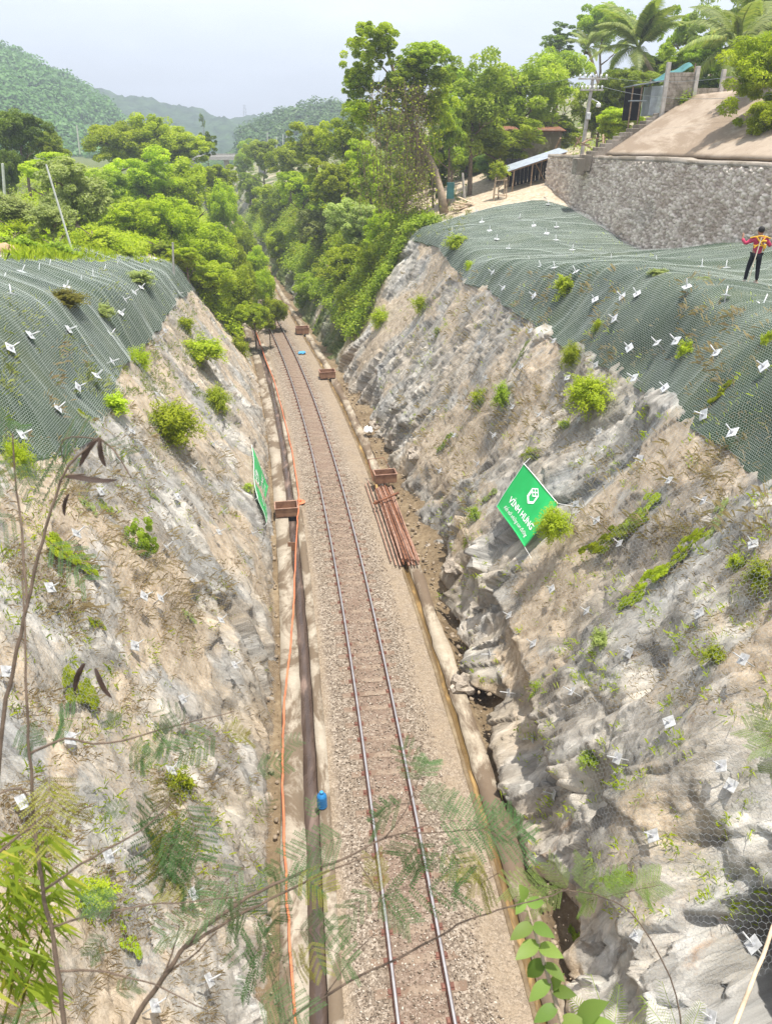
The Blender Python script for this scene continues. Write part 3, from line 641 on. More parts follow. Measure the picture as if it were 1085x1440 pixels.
# ------------------------------------------------------------------ anchor plates
def nearest(B, px, py): return bank_ray(B, px, py)
def seat(px, py, off_net=.26, off_rock=.23):       # a point resting on the netting or rock seen at a pixel, with the smooth slope normal
    p, nn = hit(px, py); B = BR if px > 480 else BL
    i, j = nearest(B, px, py); n = Vector(B['N'][i, j]).normalized()
    det = float(np.dot(B['out'][i, j] - B['low'][i, j], B['N'][i, j]))
    s = float(B['seg'][i, j]); d = float(B['d'][i]); innet = low_seg(B['side'], d) < s < top_seg(B['side'], d) and NET_D[B['side']][0] < d < NET_D[B['side']][1]
    lift = max(det + .02, off_net if innet else off_rock) - det
    r = ray(px, py).normalized(); k = max(.35, -r.dot(n))
    return p - r * (lift / k), n, innet, d
A_L = [(15,489),(43,471),(97,463),(156,470),(158,508),(136,528),(110,544),(82,574),(31,611),(170,440),(176,421),(189,411),(199,404),(252,412),(267,386),(244,431),(232,465),(226,474),(221,488),
       (5,394),(31,382),(55,380),(70,374),(16,413),(94,403),(114,396),(147,380),(165,374),(211,383),(131,388),
       (276,541),(221,554),(186,606),(166,644),(142,691),(250,698),(300,624),(314,719),(308,748),(355,750),(108,750),(273,655),(71,826),(10,944),(272,817),(226,841),(203,838),(311,872),(190,908),(330,935),(257,983),(99,1038),(241,1083),(153,1204),(234,769),(33,1127),(218,1414),(272,1257),(295,1378)]
A_R = [(770,287),(730,306),(750,317),(768,328),(782,319),(781,337),(670,296),(677,312),(688,324),(698,336),(636,326),(714,349),(744,367),(760,374),(692,383),(707,405),(750,416),(809,382),(836,421),(874,417),(895,413),(863,448),(778,479),(745,465),(837,513),(950,479),(1006,496),(1073,515),(934,545),(988,583),(1029,608),(923,482),(884,489),(965,403),(1020,415),(1072,428),(986,374),(1020,376),(858,366),(923,369),(848,316),(872,332),(804,351),(779,376),
       (691,432),(732,515),(682,531),(611,578),(655,573),(720,572),(757,583),(638,612),(694,612),(671,652),(618,662),(814,554),(813,590),(841,607),(797,531),(891,531),(898,645),(940,675),(988,704),(838,732),(809,709),(608,473),(674,482),(632,389),
       (1058,765),(870,764),(913,809),(775,828),(824,859),(715,865),(749,905),(883,917),(687,920),(803,972),(714,974),(1044,927),(982,862),(940,1015),(747,1039),(867,1066),(1027,1104),(1013,1077),(1058,1328),(894,1314),(917,1175),(778,1117),(998,1431)]
LMK_R = {'the lettered green banner': (742, 710), 'the largest yellow-green bush': (842, 560), 'the standing worker': (1060, 365), 'the rusty pipe stack': (555, 745), 'the stone wall corner': (932, 357),
         'the timber pile': (650, 275), 'the lower leafy creeper patch': (925, 815), 'the leaning pale stick': (1060, 1372), 'the caged sapling': (703, 262), 'the dark rock base': (690, 1020), 'the lime bush at the rock end': (540, 448)}
LMK_L = {'the sagging green banner': (365, 680), 'the largest lime bush': (228, 605), 'the paired lime bushes': (268, 495), 'the leaning pale pole': (103, 358), 'the yellowish shrub on the crest': (85, 430),
         'the dark upright shrub': (195, 770), 'the orange conduit': (412, 900), 'the hanging seed pods': (133, 650), 'the stub post': (244, 372), 'the bamboo leaves': (40, 1250)}
pm = MB(); pm.box((0, 0, 0), (.255, .255, .014), bev=.004); plate_me = pm.mesh('plate'); plate_me.materials.append(M['galv'])
pm = MB(); pm.tube([(0, 0, -.3), (0, 0, .27)], .016, 8); rod_me = pm.mesh('rod', True); rod_me.materials.append(M['galv'])
pm = MB(); pm.tube([(0, 0, .007), (0, 0, .045)], .036, 6); pm.tube([(0, 0, .007), (0, 0, .014)], .05, 12); nut_me = pm.mesh('nut'); nut_me.materials.append(M['rod'])
ORD = ['closest', 'second closest', 'third closest', 'fourth closest', 'fifth closest', 'sixth closest', 'seventh closest', 'eighth closest', 'ninth closest', 'tenth closest', 'eleventh closest', 'twelfth closest']
def anchors(pts, lm):
    info = []
    for px, py in pts:
        p, n, innet, d = seat(px, py)
        name, (lx, ly) = min(lm.items(), key=lambda kv: (kv[1][0] - px) ** 2 + (kv[1][1] - py) ** 2)
        dx, dy = px - lx, py - ly
        rel = ('above' if dy < 0 else 'below') if abs(dy) >= abs(dx) else ('left of' if dx < 0 else 'right of')
        info.append((px, py, p, n, innet, (innet, name, rel), math.hypot(dx, dy)))
    byk = {}
    for e in info: byk.setdefault(e[5], []).append(e)
    for k in byk: byk[k].sort(key=lambda e: e[6])
    for px, py, p, n, innet, k, ds_ in info:
        rank = [e[:2] for e in byk[k]].index((px, py))
        lab = 'anchor plate on %s, %s %s %s' % ('green net' if innet else 'bare rock', ORD[min(rank, 11)], k[2], k[1])
        root = empty('anchor_plate', p, lab, 'anchor plate', 'anchor plates pinning the netting')
        tilt = Vector((rng.normal(0, .12), rng.normal(0, .12), rng.normal(0, .12) + .06)); nn = (n + tilt).normalized()
        q = nn.to_track_quat('Z', 'Y').to_matrix().to_4x4() @ Matrix.Rotation(rng.uniform(.2, 1.3), 4, 'Z')
        root.matrix_world = Matrix.Translation(p) @ q
        sc = float(np.clip(.93 + .14 * rng.random(), .9, 1.1)) * (1.0 if innet else .86); root.scale = (sc, sc, sc)
        a = Matrix.Rotation(rng.normal(0, .13), 4, 'X') @ Matrix.Rotation(rng.normal(0, .13), 4, 'Y')
        for nm, me in (('plate', plate_me), ('rod', rod_me), ('nut', nut_me)):
            o = bpy.data.objects.new(nm, me); COL.objects.link(o); o.parent = root
            if nm != 'plate': o.matrix_local = a
            if nm != 'nut' and not innet: o.material_slots[0].link = 'OBJECT'; o.material_slots[0].material = M['galv_dull']
anchors(A_L, LMK_L); anchors(A_R, LMK_R)

# ------------------------------------------------------------------ banners
def text_mesh(s, bold=0.0, shear=0.0):
    cu = bpy.data.curves.new('txt', 'FONT'); cu.body = s; cu.offset = bold; cu.shear = shear; cu.resolution_u = 3
    o = bpy.data.objects.new('txt', cu); COL.objects.link(o); bpy.context.view_layer.update()
    me = bpy.data.meshes.new_from_object(o.evaluated_get(bpy.context.evaluated_depsgraph_get())); bpy.data.objects.remove(o)
    V = np.empty(len(me.vertices) * 3, np.float32); me.vertices.foreach_get('co', V); V = V.reshape(-1, 3)
    fs = [tuple(p.vertices) for p in me.polygons]; lo, hi = V.min(0), V.max(0); bpy.data.meshes.remove(me)
    return (V - lo) / np.maximum(hi - lo, 1e-6), fs
def letter_rows():
    m = MB()
    def put(s, x0, x1, y0, y1, bold=0.0, shear=0.0):
        V, fs = text_mesh(s, bold, shear)
        m.add([(x0 + v[0] * (x1 - x0), y0 + v[1] * (y1 - y0), 0) for v in V], fs)
    put('VĨNH HƯNG', .17, .90, .27, .435, .022); put('®', .905, .925, .37, .40)
    put('Kết nối những con đường', .17, .90, .085, .21, .004, .5)
    return m
def logo(m, cx, cy, s, sy):              # a hexagon outline split into diamonds
    def P(x, y): return (cx + x * s, cy + y * sy, 0)
    def bar(a, b, w=.13):
        a = Vector((*a, 0)); b = Vector((*b, 0)); t = (b - a).normalized(); nn = Vector((-t.y, t.x, 0)) * w / 2
        m.add([P(*(a - nn - t * w * .4)[:2]), P(*(a + nn - t * w * .4)[:2]), P(*(b + nn + t * w * .4)[:2]), P(*(b - nn + t * w * .4)[:2])], [(3, 2, 1, 0)])
    bar((-.8, .5), (0, 1)); bar((0, 1), (.8, .5)); bar((-.8, .5), (0, 0)); bar((0, 0), (.8, .5)); bar((-.4, .75), (.4, .25)); bar((.4, .75), (-.4, .25))
    m.add([P(-.86, .45), P(-.86, -.5), P(0, -1.05), P(0, -.72), P(-.5, -.38), P(-.5, .22)][::-1], [tuple(range(6))])
    m.add([P(0, -1.05), P(.86, -.5), P(.86, .45), P(.58, .28), P(.58, -.36), P(0, -.72)][::-1], [tuple(range(6))])
def green_cloth(name):
    t = NT(name); o = t.co(); t.bsdf(t.ramp(t.noise(o, 1.5, 5), (.3, (.012, .37, .085)), (.7, (.02, .46, .12))), .5, 0, t.bump(t.noise(o, 2.5, 3), .15, .04), .35); return t.m
M['banner'] = green_cloth('banner_green'); M['lettering'] = plain('banner_white', (.82, .84, .82), .6, 0, .06, 4)
def banner(P00, P10, P01, P11, sag, label, mirror=False):
    P00, P10, P01, P11 = [Vector(p) for p in (P00, P10, P01, P11)]
    root = empty('slope_banner', P00, label, 'banner', 'green company banners on the rock faces')
    nrm = (P10 - P00).cross(P01 - P00).normalized()
    if nrm.z < 0: nrm = -nrm
    def S(u, v, lift=0.0):
        q = P00 * (1 - u) * (1 - v) + P10 * u * (1 - v) + P01 * (1 - u) * v + P11 * u * v
        w = sag * (math.sin(u * 7 + v * 3) * .35 + math.sin(v * 5 - u * 2) * .3) - sag * 2.2 * (u * (1 - u) + v * (1 - v)) * .6
        return q + nrm * (w + lift) - P00
    V = []; n, m = 30, 22
    for th in (0, -.012):
        V += [S(i / (n - 1), j / (m - 1), th) for i in range(n) for j in range(m)]
    g = grid_faces(n, m); fs = np.concatenate([g, g[:, ::-1] + n * m])
    ring = [i * m for i in range(n)] + [(n - 1) * m + j for j in range(1, m)] + [i * m + m - 1 for i in range(n - 2, -1, -1)] + [j for j in range(m - 2, 0, -1)]
    ed = np.array([[ring[k], ring[(k + 1) % len(ring)], ring[(k + 1) % len(ring)] + n * m, ring[k] + n * m] for k in range(len(ring))])
    link('cloth', np_mesh('cloth', np.array(V), np.concatenate([fs, ed]), True), M['banner'], root)
    lr = letter_rows(); logo(lr, .53, .72, .125, .165)
    vv = []
    bm = bmesh.new()
    vs = [bm.verts.new(v) for v in lr.v]
    for f in lr.f:
        try: bm.faces.new([vs[i] for i in f])
        except ValueError: pass
    bmesh.ops.triangulate(bm, faces=bm.faces[:])
    bmesh.ops.subdivide_edges(bm, edges=[e for e in bm.edges if e.calc_length() > .12], cuts=2)
    for v in bm.verts: v.co = S(1 - v.co.x if mirror else v.co.x, v.co.y, .012)
    me = bpy.data.meshes.new('lettering'); bm.to_mesh(me); bm.free(); link('lettering', me, M['lettering'], root)
    hm = MB(); E_ = .012
    hm.tube([S(k / 20, 1, .01) for k in range(21)], .014, 5); hm.tube([S(0, k / 20, .01) for k in range(21)], .010, 5); hm.obj('hem', M['lettering'], root)
    rp = MB()
    for u, v in ((0, 0), (0, 1), (1, 1), (1, 0)):
        a = S(u, v); o_ = Vector(((u - .5) * .5, 0, 0)); rp.tube([a, a + (a - S(.5, .5)).normalized() * .35 - nrm * .25], .008, 5)
    rp.obj('tie_rope', M['white'], root)
    return root
def pl(px, py, k=.28):                   # a point proud of the slope
    p, n, i_, d = seat(px, py, k, k); return p
c0, c1, c2 = pl(698, 712, .62), pl(737, 769, .55), pl(736, 652, .6)
banner(c0, c1, c2, pl(784, 708, .6), .04, 'square green banner with white VĨNH HƯNG lettering beside a lime bush')
banner(pl(375, 736, .45), pl(377, 684, .5), pl(363, 700, .55), pl(354, 626, .5), .10, 'sagging green banner seen edge-on low on the left rock face')

# ------------------------------------------------------------------ stone wall, apron, stairs
def wall_pt(d, z, off=0.0): return Vector((float(wall_x(d)) + off, d, z))
wr = empty('stone_wall', wall_pt(40, 12), 'long grey rubble stone retaining wall with a thin concrete coping', 'retaining wall')
bpy.context.view_layer.update()
dd = np.arange(57.6, 14, -.05); zz = np.arange(8.6, 14.12, .045); A, Zq = np.meshgrid(dd, zz, indexing='ij')
sx = .12 * fbm(A * 2, Zq * 2, 2, 5)
h_, e_, c_ = facets(A / .27 + sx * 2, Zq / .165 + sx * 2, 21, .5); h2_, e2_, c2_ = facets(A / .11, Zq / .09, 22, .6)
disp = .17 * np.clip(e_ / .24, 0, 1) ** .55 + .07 * h_ + .015 * h2_ + .05 * fbm(A * .5, Zq * .5, 2, 6)
lean = .12 * (14.1 - Zq)
V = np.stack([wall_x(A) + .05 - disp - lean * .6, A, Zq], 2)
me = np_mesh('face', V.reshape(-1, 3), grid_faces(len(dd), len(zz), True)); attr(me, 'stone', c_); attr(me, 'edge', e_)
pk(link('face', me, M['stone'], wr), wr)
mb = MB(); b0 = [wall_pt(57.6, 14.1, .0), wall_pt(14, 14.1, .0)]
back = MB(); back.add([wall_pt(57.6, 8, .06), wall_pt(57.6, 14.1, .06), wall_pt(57.6, 14.1, .45), wall_pt(57.6, 8, .45), wall_pt(14, 8, .06), wall_pt(14, 14.1, .06), wall_pt(14, 14.1, .45), wall_pt(14, 8, .45)],
                      [(0, 1, 2, 3), (7, 6, 5, 4), (0, 4, 5, 1), (1, 5, 6, 2), (2, 6, 7, 3)])
pk(back.obj('backing', M['stone'], wr), wr); me = back
n = 90; ds_ = np.linspace(57.7, 14, n); jz = .04 * fbm(ds_ * .8, ds_ * 0, 3, 3); Vc = []
for k in range(n):
    x = float(wall_x(ds_[k])); z1 = 14.24 + jz[k] + (.05 if 40 < ds_[k] < 47 else 0)
    Vc += [(x - .12 + jz[k], ds_[k], 14.08), (x - .12 + jz[k], ds_[k], z1), (x + .55, ds_[k], z1 + .02), (x + .55, ds_[k], 14.0)]
pk(link('coping', np_mesh('coping', Vc, grid_faces(n, 4)), M['block'], wr), wr)
d_ = np.linspace(49.7, 14, 120); e_ = np.linspace(0, 1, 24); A, E2 = np.meshgrid(d_, e_, indexing='ij')
Va = np.stack([wall_x(A) + .5 + E2 * 5.0 + .02 * (49.7 - A), A + 0 * E2 + .8 * E2, 14.2 + E2 * 3.12 + .10 + .03 * fbm(A * .6, E2 * 3, 3, 2)], 2)
me = np_mesh('slab', Va.reshape(-1, 3), grid_faces(len(d_), 24, True)); ap = link('paved_slope', me, M['apron']); so_ = ap.modifiers.new('solid', 'SOLIDIFY'); so_.thickness = .12; so_.offset = -1
prop(ap, 'smooth beige concrete slope rising behind the stone wall coping', 'paved slope')
st = MB()
for k in range(17):
    f = k / 16; x = float(wall_x(50.8)) - .9 + f * 6.3; z = 14.0 + f * 3.3
    st.box((x + .2, 50.75 + .5 * f, z - .35), (.46, 1.25, .9), bev=.02)
prop(st.obj('stairway', M['block']), 'worn concrete stairs climbing along the far edge of the paved slope', 'stairs')
# lean-to shed
sh = empty('lean_to_shed', (10.8, 60, 12.1), 'low open lean-to shed with a bright tin roof at the wall end', 'shed')
def loc(p): return Vector(p) - sh.location
rf = MB(); n = 60; V = []; pa, pb = Vector((8.75, 58.6, 13.12)), Vector((12.95, 58.6, 14.42)); pc, pd = Vector((8.9, 62.6, 13.3)), Vector((13.1, 62.6, 14.6))
for i in range(n):
    f = i / (n - 1); a = pa.lerp(pc, f); b = pb.lerp(pd, f); z = .025 * math.sin(i * 1.57)
    V += [loc(a) + Vector((0, 0, z)), loc(b) + Vector((0, 0, z)), loc(b) + Vector((0, 0, z - .03)), loc(a) + Vector((0, 0, z - .03))]
fs = []
for i in range(n - 1):
    for j in range(4): fs.append((i * 4 + j, i * 4 + (j + 1) % 4, (i + 1) * 4 + (j + 1) % 4, (i + 1) * 4 + j))
fs += [(0, 1, 2, 3), tuple((n - 1) * 4 + k for k in (3, 2, 1, 0))]
rf.add(V, fs); rf.obj('roof', M['tin'], sh)
for x, y, zt in ((9.2, 58.8, 13.2), (10.5, 58.8, 13.6), (12.4, 58.8, 14.1), (9.4, 62.3, 13.3), (11.8, 62.3, 14.1)):
    m_ = MB(); m_.tube([loc((x, y, 11.6)), loc((x + .05, y, zt))], .05, 7); m_.obj('post', M['wood'], sh)
m_ = MB()
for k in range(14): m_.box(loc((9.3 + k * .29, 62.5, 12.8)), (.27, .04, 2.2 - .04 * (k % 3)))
m_.obj('back_wall', M['dark'], sh)  # boards coloured near-black to paint in the shaded interior
m_ = MB(); m_.tube([loc((8.8, 58.9, 13.05)), loc((12.9, 58.9, 14.3))], .05, 6); m_.tube([loc((10.9, 60, 13.7)), loc((12, 60, 12))], .04, 6); m_.obj('rafter', M['wood'], sh)
# timber pile planks
for k, (px, py, L_, a, lab) in enumerate([(650, 283, 1.9, .2, 'broad pale board lowest at the near side of the timber pile'), (646, 279, 1.7, .5, 'board tilted across the lower layer of the timber pile'), (655, 276, 1.6, -.1, 'middle board of the timber pile pointing at the stone wall'),
        (648, 272, 1.5, .35, 'second highest board of the timber pile'), (656, 269, 1.4, .1, 'topmost short board of the timber pile'), (640, 281, 1.1, 1.0, 'short board leaning on the pile beside the leaning trunk')]):
    p = at(650, 281, 56.6) + Vector(((px - 650) * .04, rng.normal(0, .25), 0)); p.z = down(p.x, p.y) + .10 + .085 * k; a = (.2, 1.0, -.5, .55, -.85, 2.3)[k]
    m_ = MB(); m_.box((0, 0, 0), (L_, .22, .05), bev=.006)
    o = m_.obj('timber_board', M['wood_pale']); o.location = p; o.rotation_euler = (rng.normal(0, .10), rng.normal(0, .14), a); prop(o, lab, 'board', 'boards of the timber pile')
def post(px0, py0, px1, py1, d, r, mat, name, label, cat, n=8):
    a = at(px0, py0, d); b = at(px1, py1, d); m_ = MB(); ax = (b - a); m_.tube([a - ax.normalized() * .5, a + ax * .5, b], [r, r * .93, r * .85], n)
    return prop(m_.obj(name, mat), label, cat)
post(652, 272, 650, 243, 58.5, .09, M['pole'], 'stub_post', 'short grey concrete post behind the timber pile', 'post')
m_ = MB(); p = at(633, 268, 58.5); m_.box(p, (.55, .06, 1.1), bev=.01); prop(m_.obj('green_sheet', M['tarp']), 'upright teal sheet beside the leaning trunk', 'metal sheet')
post(104, 360, 65, 231, 38.0, .055, M['pale_pole'], 'leaning_pole', 'tall thin pale pole leaning over the left net edge', 'pole')
post(244, 378, 243, 341, 48.0, .07, M['pole'], 'stub_post', 'short concrete marker post above the left net corner', 'post')
post(112, 210, 108, 176, 95.0, .09, M['pale_pole'], 'street_pole', 'small thin pole between the dark tree and the left thicket', 'pole')
post(7, 275, 4, 230, 52.0, .10, M['pale_pole'], 'street_pole', 'white pole at the far left edge beside a small roof', 'pole')
# utility pole
up = empty('utility_pole', at(818, 207, 55.5), 'concrete utility pole with crossarms and white insulators beside the stairs', 'utility pole')
b = up.location; tpz = at(823, 108, 55.5).z - b.z
m_ = MB(); m_.tube([(0, 0, -1.5), (.12, 0, tpz * .5), (.22, 0, tpz)], [.15, .125, .10], 10); m_.obj('pole', M['pole'], up)
for h_, w_ in ((tpz - .12, 1.9), (tpz - .75, 1.5)):
    m_ = MB(); m_.box((.2, -.12, h_), (w_, .09, .09), bev=.01); ca = m_.obj('crossarm', M['pole'], up)
    for k in range(6):
        m_ = MB(); m_.lathe([(.03, 0), (.03, .06), (.07, .07), (.05, .12), (.075, .13), (.05, .19), (.02, .22)], (.2 - w_ / 2 + .1 + k * (w_ - .2) / 5, -.12, h_ + .045), 8); m_.obj('insulator', M['white'], ca)
m_ = MB(); m_.lathe([(.02, 0), (.16, .03), (.16, .2), (.05, .28)], (.75, -.1, tpz - 1.75), 12); m_.tube([(.2, 0, tpz - 1.2), (.75, -.1, tpz - 1.45)], .03, 6); m_.obj('street_lamp_head', M['white'], up)
m_ = MB(); m_.box((.16, -.16, tpz * .45), (.26, .16, .4), bev=.02); m_.obj('meter_box', M['galv'], up)
for k, (x0, e, lab) in enumerate([(.0, (1120, 92, 38), 'thin cable from the utility pole over the paved slope, upper'), (.5, (1120, 128, 38), 'thin cable from the utility pole over the paved slope, lower'), (-.5, (640, 120, 85), 'thin cable from the utility pole into the tree group')]):
    a = b + Vector((.2 + x0, -.12, tpz + .1 - (.62 if k == 1 else 0))); q = at(*e); m_ = MB()
    m_.tube([a.lerp(q, f / 14) - Vector((0, 0, 1.0 * 4 * (f / 14) * (1 - f / 14) * .5)) for f in range(15)], .012, 4); prop(m_.obj('power_cable', M['rod']), lab, 'cable')
# shack, block wall, tarp at the top of the slope
shk = empty('tin_shack', at(908, 156, 52.0), 'small tin clad shack with a pale roof at the top of the stairs', 'shack')
m_ = MB(); m_.box((.55, .8, .55), (.8, 1.6, 1.6), bev=.01); m_.obj('wall', M['tin_wall'], shk)
m_ = MB(); m_.box((-.2, .5, 1.48), (1.9, 2.2, .05), Matrix.Rotation(-.14, 3, 'Y')); m_.obj('roof', M['tin'], shk)
m_ = MB(); m_.box((-.5, 1.4, .4), (1.1, .08, 1.8)); m_.obj('back_wall', M['dark'], shk)  # near-black panel, interior shade put into its colour
for x in (-1.0, -.45): m_ = MB(); m_.tube([(x, 0, -1), (x, 0, 1.38)], .045, 6); m_.obj('post', M['wood'], shk)
m_ = MB(); m_.box((-.6, .1, .55), (1.0, .5, .06)); m_.obj('shelf', M['tin'], shk)
bw = empty('block_wall', at(985, 140, 50.5), 'unfinished grey block wall with posts along the top of the paved slope', 'wall')
for x0, x1, zt in ((-2.2, -.55, 1.55), (-.55, 1.0, .62), (1.0, 3.6, 1.35)):
    m_ = MB()
    nz = int((zt + .6) / .2)
    for r_ in range(nz):
        x = x0 - (.2 if r_ % 2 else 0)
        while x < x1 - .02:
            xa, xb = max(x, x0) + .006, min(x + .4, x1) - .006
            if xb - xa > .03: m_.box(((xa + xb) / 2, rng.normal(0, .004), -.6 + r_ * .2 + .1), (xb - xa, .14, .19))
            x += .4
    m_.obj('panel', M['block'], bw)
for x, zt in ((-2.25, 1.9), (-.5, 1.7), (1.05, 1.55), (2.6, 1.5)):
    m_ = MB(); m_.box((x, -.06, zt / 2 - .5), (.22, .24, zt + 1), bev=.01); m_.obj('pillar', M['pole'], bw)
tpn = empty('tarpaulin', at(945, 100, 52.5), 'blue-green tarpaulin stretched above the block wall', 'tarpaulin')
n = 14; V = [Vector((-.9 + 2.1 * i / 13, 1.9 * j / 13, .55 * (i / 13) - .3 - .05 * math.sin(i * .9) - .35 * (1 - i / 13) + .25 * math.sin(j * .24))) for i in range(n) for j in range(n)]
o = link('sheet', np_mesh('sheet', V, grid_faces(n, n), True), M['tarp'], tpn); o.modifiers.new('s', 'SOLIDIFY').thickness = .02
m_ = MB()
for x in (-1.2, 1.4): m_.tube([(x, .2, -1.6), (x, .2, .3 * x)], .04, 6)
m_.obj('prop_post', M['wood'], tpn)
# huts behind the trees
def hut(px, py, d, w_, dp, h_, wallm, roofm, label, over=.3, tilt=.12):
    p = at(px, py, d); r_ = empty('hut', p, label, 'hut'); m_ = MB()
    m_.box((0, dp / 2, h_ / 2 - .6), (w_, dp, h_ + 1.2), bev=.02); m_.obj('wall', wallm, r_)
    m_ = MB(); m_.box((0, dp / 2, h_ + .08), (w_ + over * 2, dp + over * 2, .08), Matrix.Rotation(tilt, 3, 'X')); m_.obj('roof', roofm, r_)
    m_ = MB(); m_.box((-w_ * .2, -.03, h_ * .4), (w_ * .25, .05, h_ * .75)); m_.obj('door', M['dark'], r_); return r_
hut(745, 205, 74, 5.5, 3, 1.3, M['block'], M['rust'], 'low hut with a rusty roof behind the tree trunks')
p = at(842, 208, 54.0); heap = empty('scrap_heap', p, 'heap of broken timber at the foot of the stairs', 'scrap heap')
for k in range(14): m_ = MB(); m_.box( Vector((rng.normal(-.6, .9), rng.normal(0, .4), .1 + rng.random() * .5)), (.9 * rng.random() + .3, .1, .06), Matrix.Rotation(rng.random() * 3, 3, 'Z') @ Matrix.Rotation(rng.normal(0, .5), 3, 'Y')); m_.obj('plank', M['wood'], heap)
# caged sapling frame
cs = empty('sapling_guard', at(703, 277, 56.0), 'rough stick frame standing round the small round sapling', 'tree guard')
for x, y in ((-.45, 0), (.45, 0), (-.4, .8), (.4, .8)): m_ = MB(); m_.tube([(x, y, -.5), (x * .8, y * .8 + .08, 1.25)], .035, 6); m_.obj('stake', M['wood_pale'], cs)
m_ = MB(); m_.tube([(-.4, 0, 1.05), (.4, 0, 1.1)], .03, 6); m_.tube([(-.45, 0, .15), (.5, 0, .1)], .035, 6); m_.obj('rail', M['wood_pale'], cs)

# ------------------------------------------------------------------ trackside things
def gp(px, py, z=0.0):
    r = ray(px, py); k = (z - CAMZ) / r.z; return r * k + Vector((0, 0, CAMZ))
cpts = [gp(px, py, z) for px, py, z in [(422, 1530, .05), (416, 1440, .05), (411, 1375, .05), (404, 1270, .05), (399, 1160, .05), (397, 1070, .05), (400, 985, .05), (408, 915, .05), (413, 850, .05), (415, 790, .05), (418, 735, .3), (420, 712, .38), (419, 690, .1), (413, 648, .06), (405, 610, .06), (395, 570, .06), (385, 535, .06), (375, 510, .06), (368, 490, .06), (362, 472, .06), (355, 455, .06)]]
m_ = MB(); sm_ = []
for i in range(len(cpts) - 1):
    for f in range(5):
        t_ = f / 5; p0 = cpts[max(i - 1, 0)]; p1 = cpts[i]; p2 = cpts[i + 1]; p3 = cpts[min(i + 2, len(cpts) - 1)]
        sm_.append(.5 * ((2 * p1) + (p2 - p0) * t_ + (2 * p0 - 5 * p1 + 4 * p2 - p3) * t_ * t_ + (3 * p1 - p0 - 3 * p2 + p3) * t_ ** 3) + Vector((rng.normal(0, .008), 0, 0)))
m_.tube(sm_, .029, 8); prop(m_.obj('orange_conduit', M['orange'], smooth=True), 'long orange plastic conduit lying along the left drain', 'conduit')
def trough(px, py, z, w_, l_, h_, rz, label, plank=False):
    p = gp(px, py, z); r_ = empty('steel_trough', p, label, 'trough', 'rusty steel troughs set over the drains', rz); th = .03
    m_ = MB(); m_.box((0, 0, .02), (w_, l_, .04)); m_.obj('floor', M['rust_pale'], r_)
    for nm, c, s_ in (('side_panel', (-w_ / 2 + th / 2, 0, h_ / 2), (th, l_, h_)), ('side_panel', (w_ / 2 - th / 2, 0, h_ / 2), (th, l_, h_)), ('end_panel', (0, -l_ / 2 + th / 2, h_ / 2), (w_ - 2 * th, th, h_)), ('end_panel', (0, l_ / 2 - th / 2, h_ / 2), (w_ - 2 * th, th, h_))):
        m_ = MB(); m_.box(c, s_, bev=.006); m_.obj(nm, M['rust_trough'], r_)
    m_ = MB()
    for y in (-l_ / 2, l_ / 2): m_.box((0, y, h_ + .012), (w_ + .06, .06, .025))
    for x in (-w_ / 2, w_ / 2): m_.box((x, 0, h_ + .013), (.06, l_ - .07, .025))
    m_.obj('rim', M['rust_pale'], r_)
    return r_
trough(403, 722, .0, 1.0, .75, .42, .16, 'brown steel trough bridging the left drain under the orange conduit')
trough(541, 676, .30, 1.05, .65, .45, .19, 'open brown steel trough on the far end of the pipe stack')
trough(460, 530, .0, 1.1, .8, .45, .2, 'rusty steel trough over the right drain at the rock end')
trough(425, 468, .0, 1.1, .9, .5, .22, 'farthest rusty steel trough under the dark trees')
m_ = MB(); p = gp(411, 770, -.1); m_.box(p, (.36, .03, .5)); prop(m_.obj('sluice_board', M['rust_trough']), 'brown board standing in the left drain below the trough', 'board')
m_ = MB(); m_.lathe([(.25, 0), (.27, .01), (.1, .03), (.09, .12), (.07, .14)], gp(421, 706, .0), 14); prop(m_.obj('conduit_collar', M['orange']), 'orange collar on the ground where the conduit crosses the trough', 'pipe collar')
# pipe stack: each pipe a thing
PL = ['lowest pipe', 'second pipe', 'third pipe', 'fourth pipe', 'fifth pipe', 'sixth pipe', 'seventh pipe', 'eighth pipe', 'ninth pipe']
k = 0
rows = [(.05, 2.06, 9), (.12, 2.13, 8), (.19, 2.2, 5)]
for li, (z, t0, cnt) in enumerate(rows):
    for c in range(cnt):
        t = t0 + c * .095 + rng.normal(0, .012); da = 25.1 + rng.random() * .45 + (0 if li < 2 else .25); db = 32.2 + rng.random() * .9
        m_ = MB(); n_ = 10; dy = rng.normal(0, .05); r_ = float(rng.choice([.034, .04, .03]))
        m_.tube([tp(da + (db - da) * i / n_, t + dy * (i / n_ - .5) * 2, z + rng.normal(0, .004)) for i in range(n_ + 1)], r_, 7)
        o = m_.obj('steel_pipe', M['rust_pale'] if rng.random() < .6 else M['rust'], smooth=False)
        prop(o, 'rusty pipe in the %s layer of the stack, %s from the rails' % (['bottom', 'middle', 'top'][li], ['nearest', 'second', 'third', 'fourth', 'fifth', 'sixth', 'seventh', 'eighth', 'ninth'][c]), 'pipe', 'rusty pipes stacked over the right drain')
for k, (t, da, db, lab) in enumerate([(1.72, 25.5, 33.0, 'long single rusty pipe lying on the gravel, nearer the rails'), (1.88, 25.2, 33.4, 'long single rusty pipe on the gravel against the stack')]):
    m_ = MB(); m_.tube([tp(da + (db - da) * i / 8, t + .02 * k * i / 8, .03) for i in range(9)], .03, 7); prop(m_.obj('steel_pipe', M['rust_pale']), lab, 'pipe', 'rusty pipes stacked over the right drain')
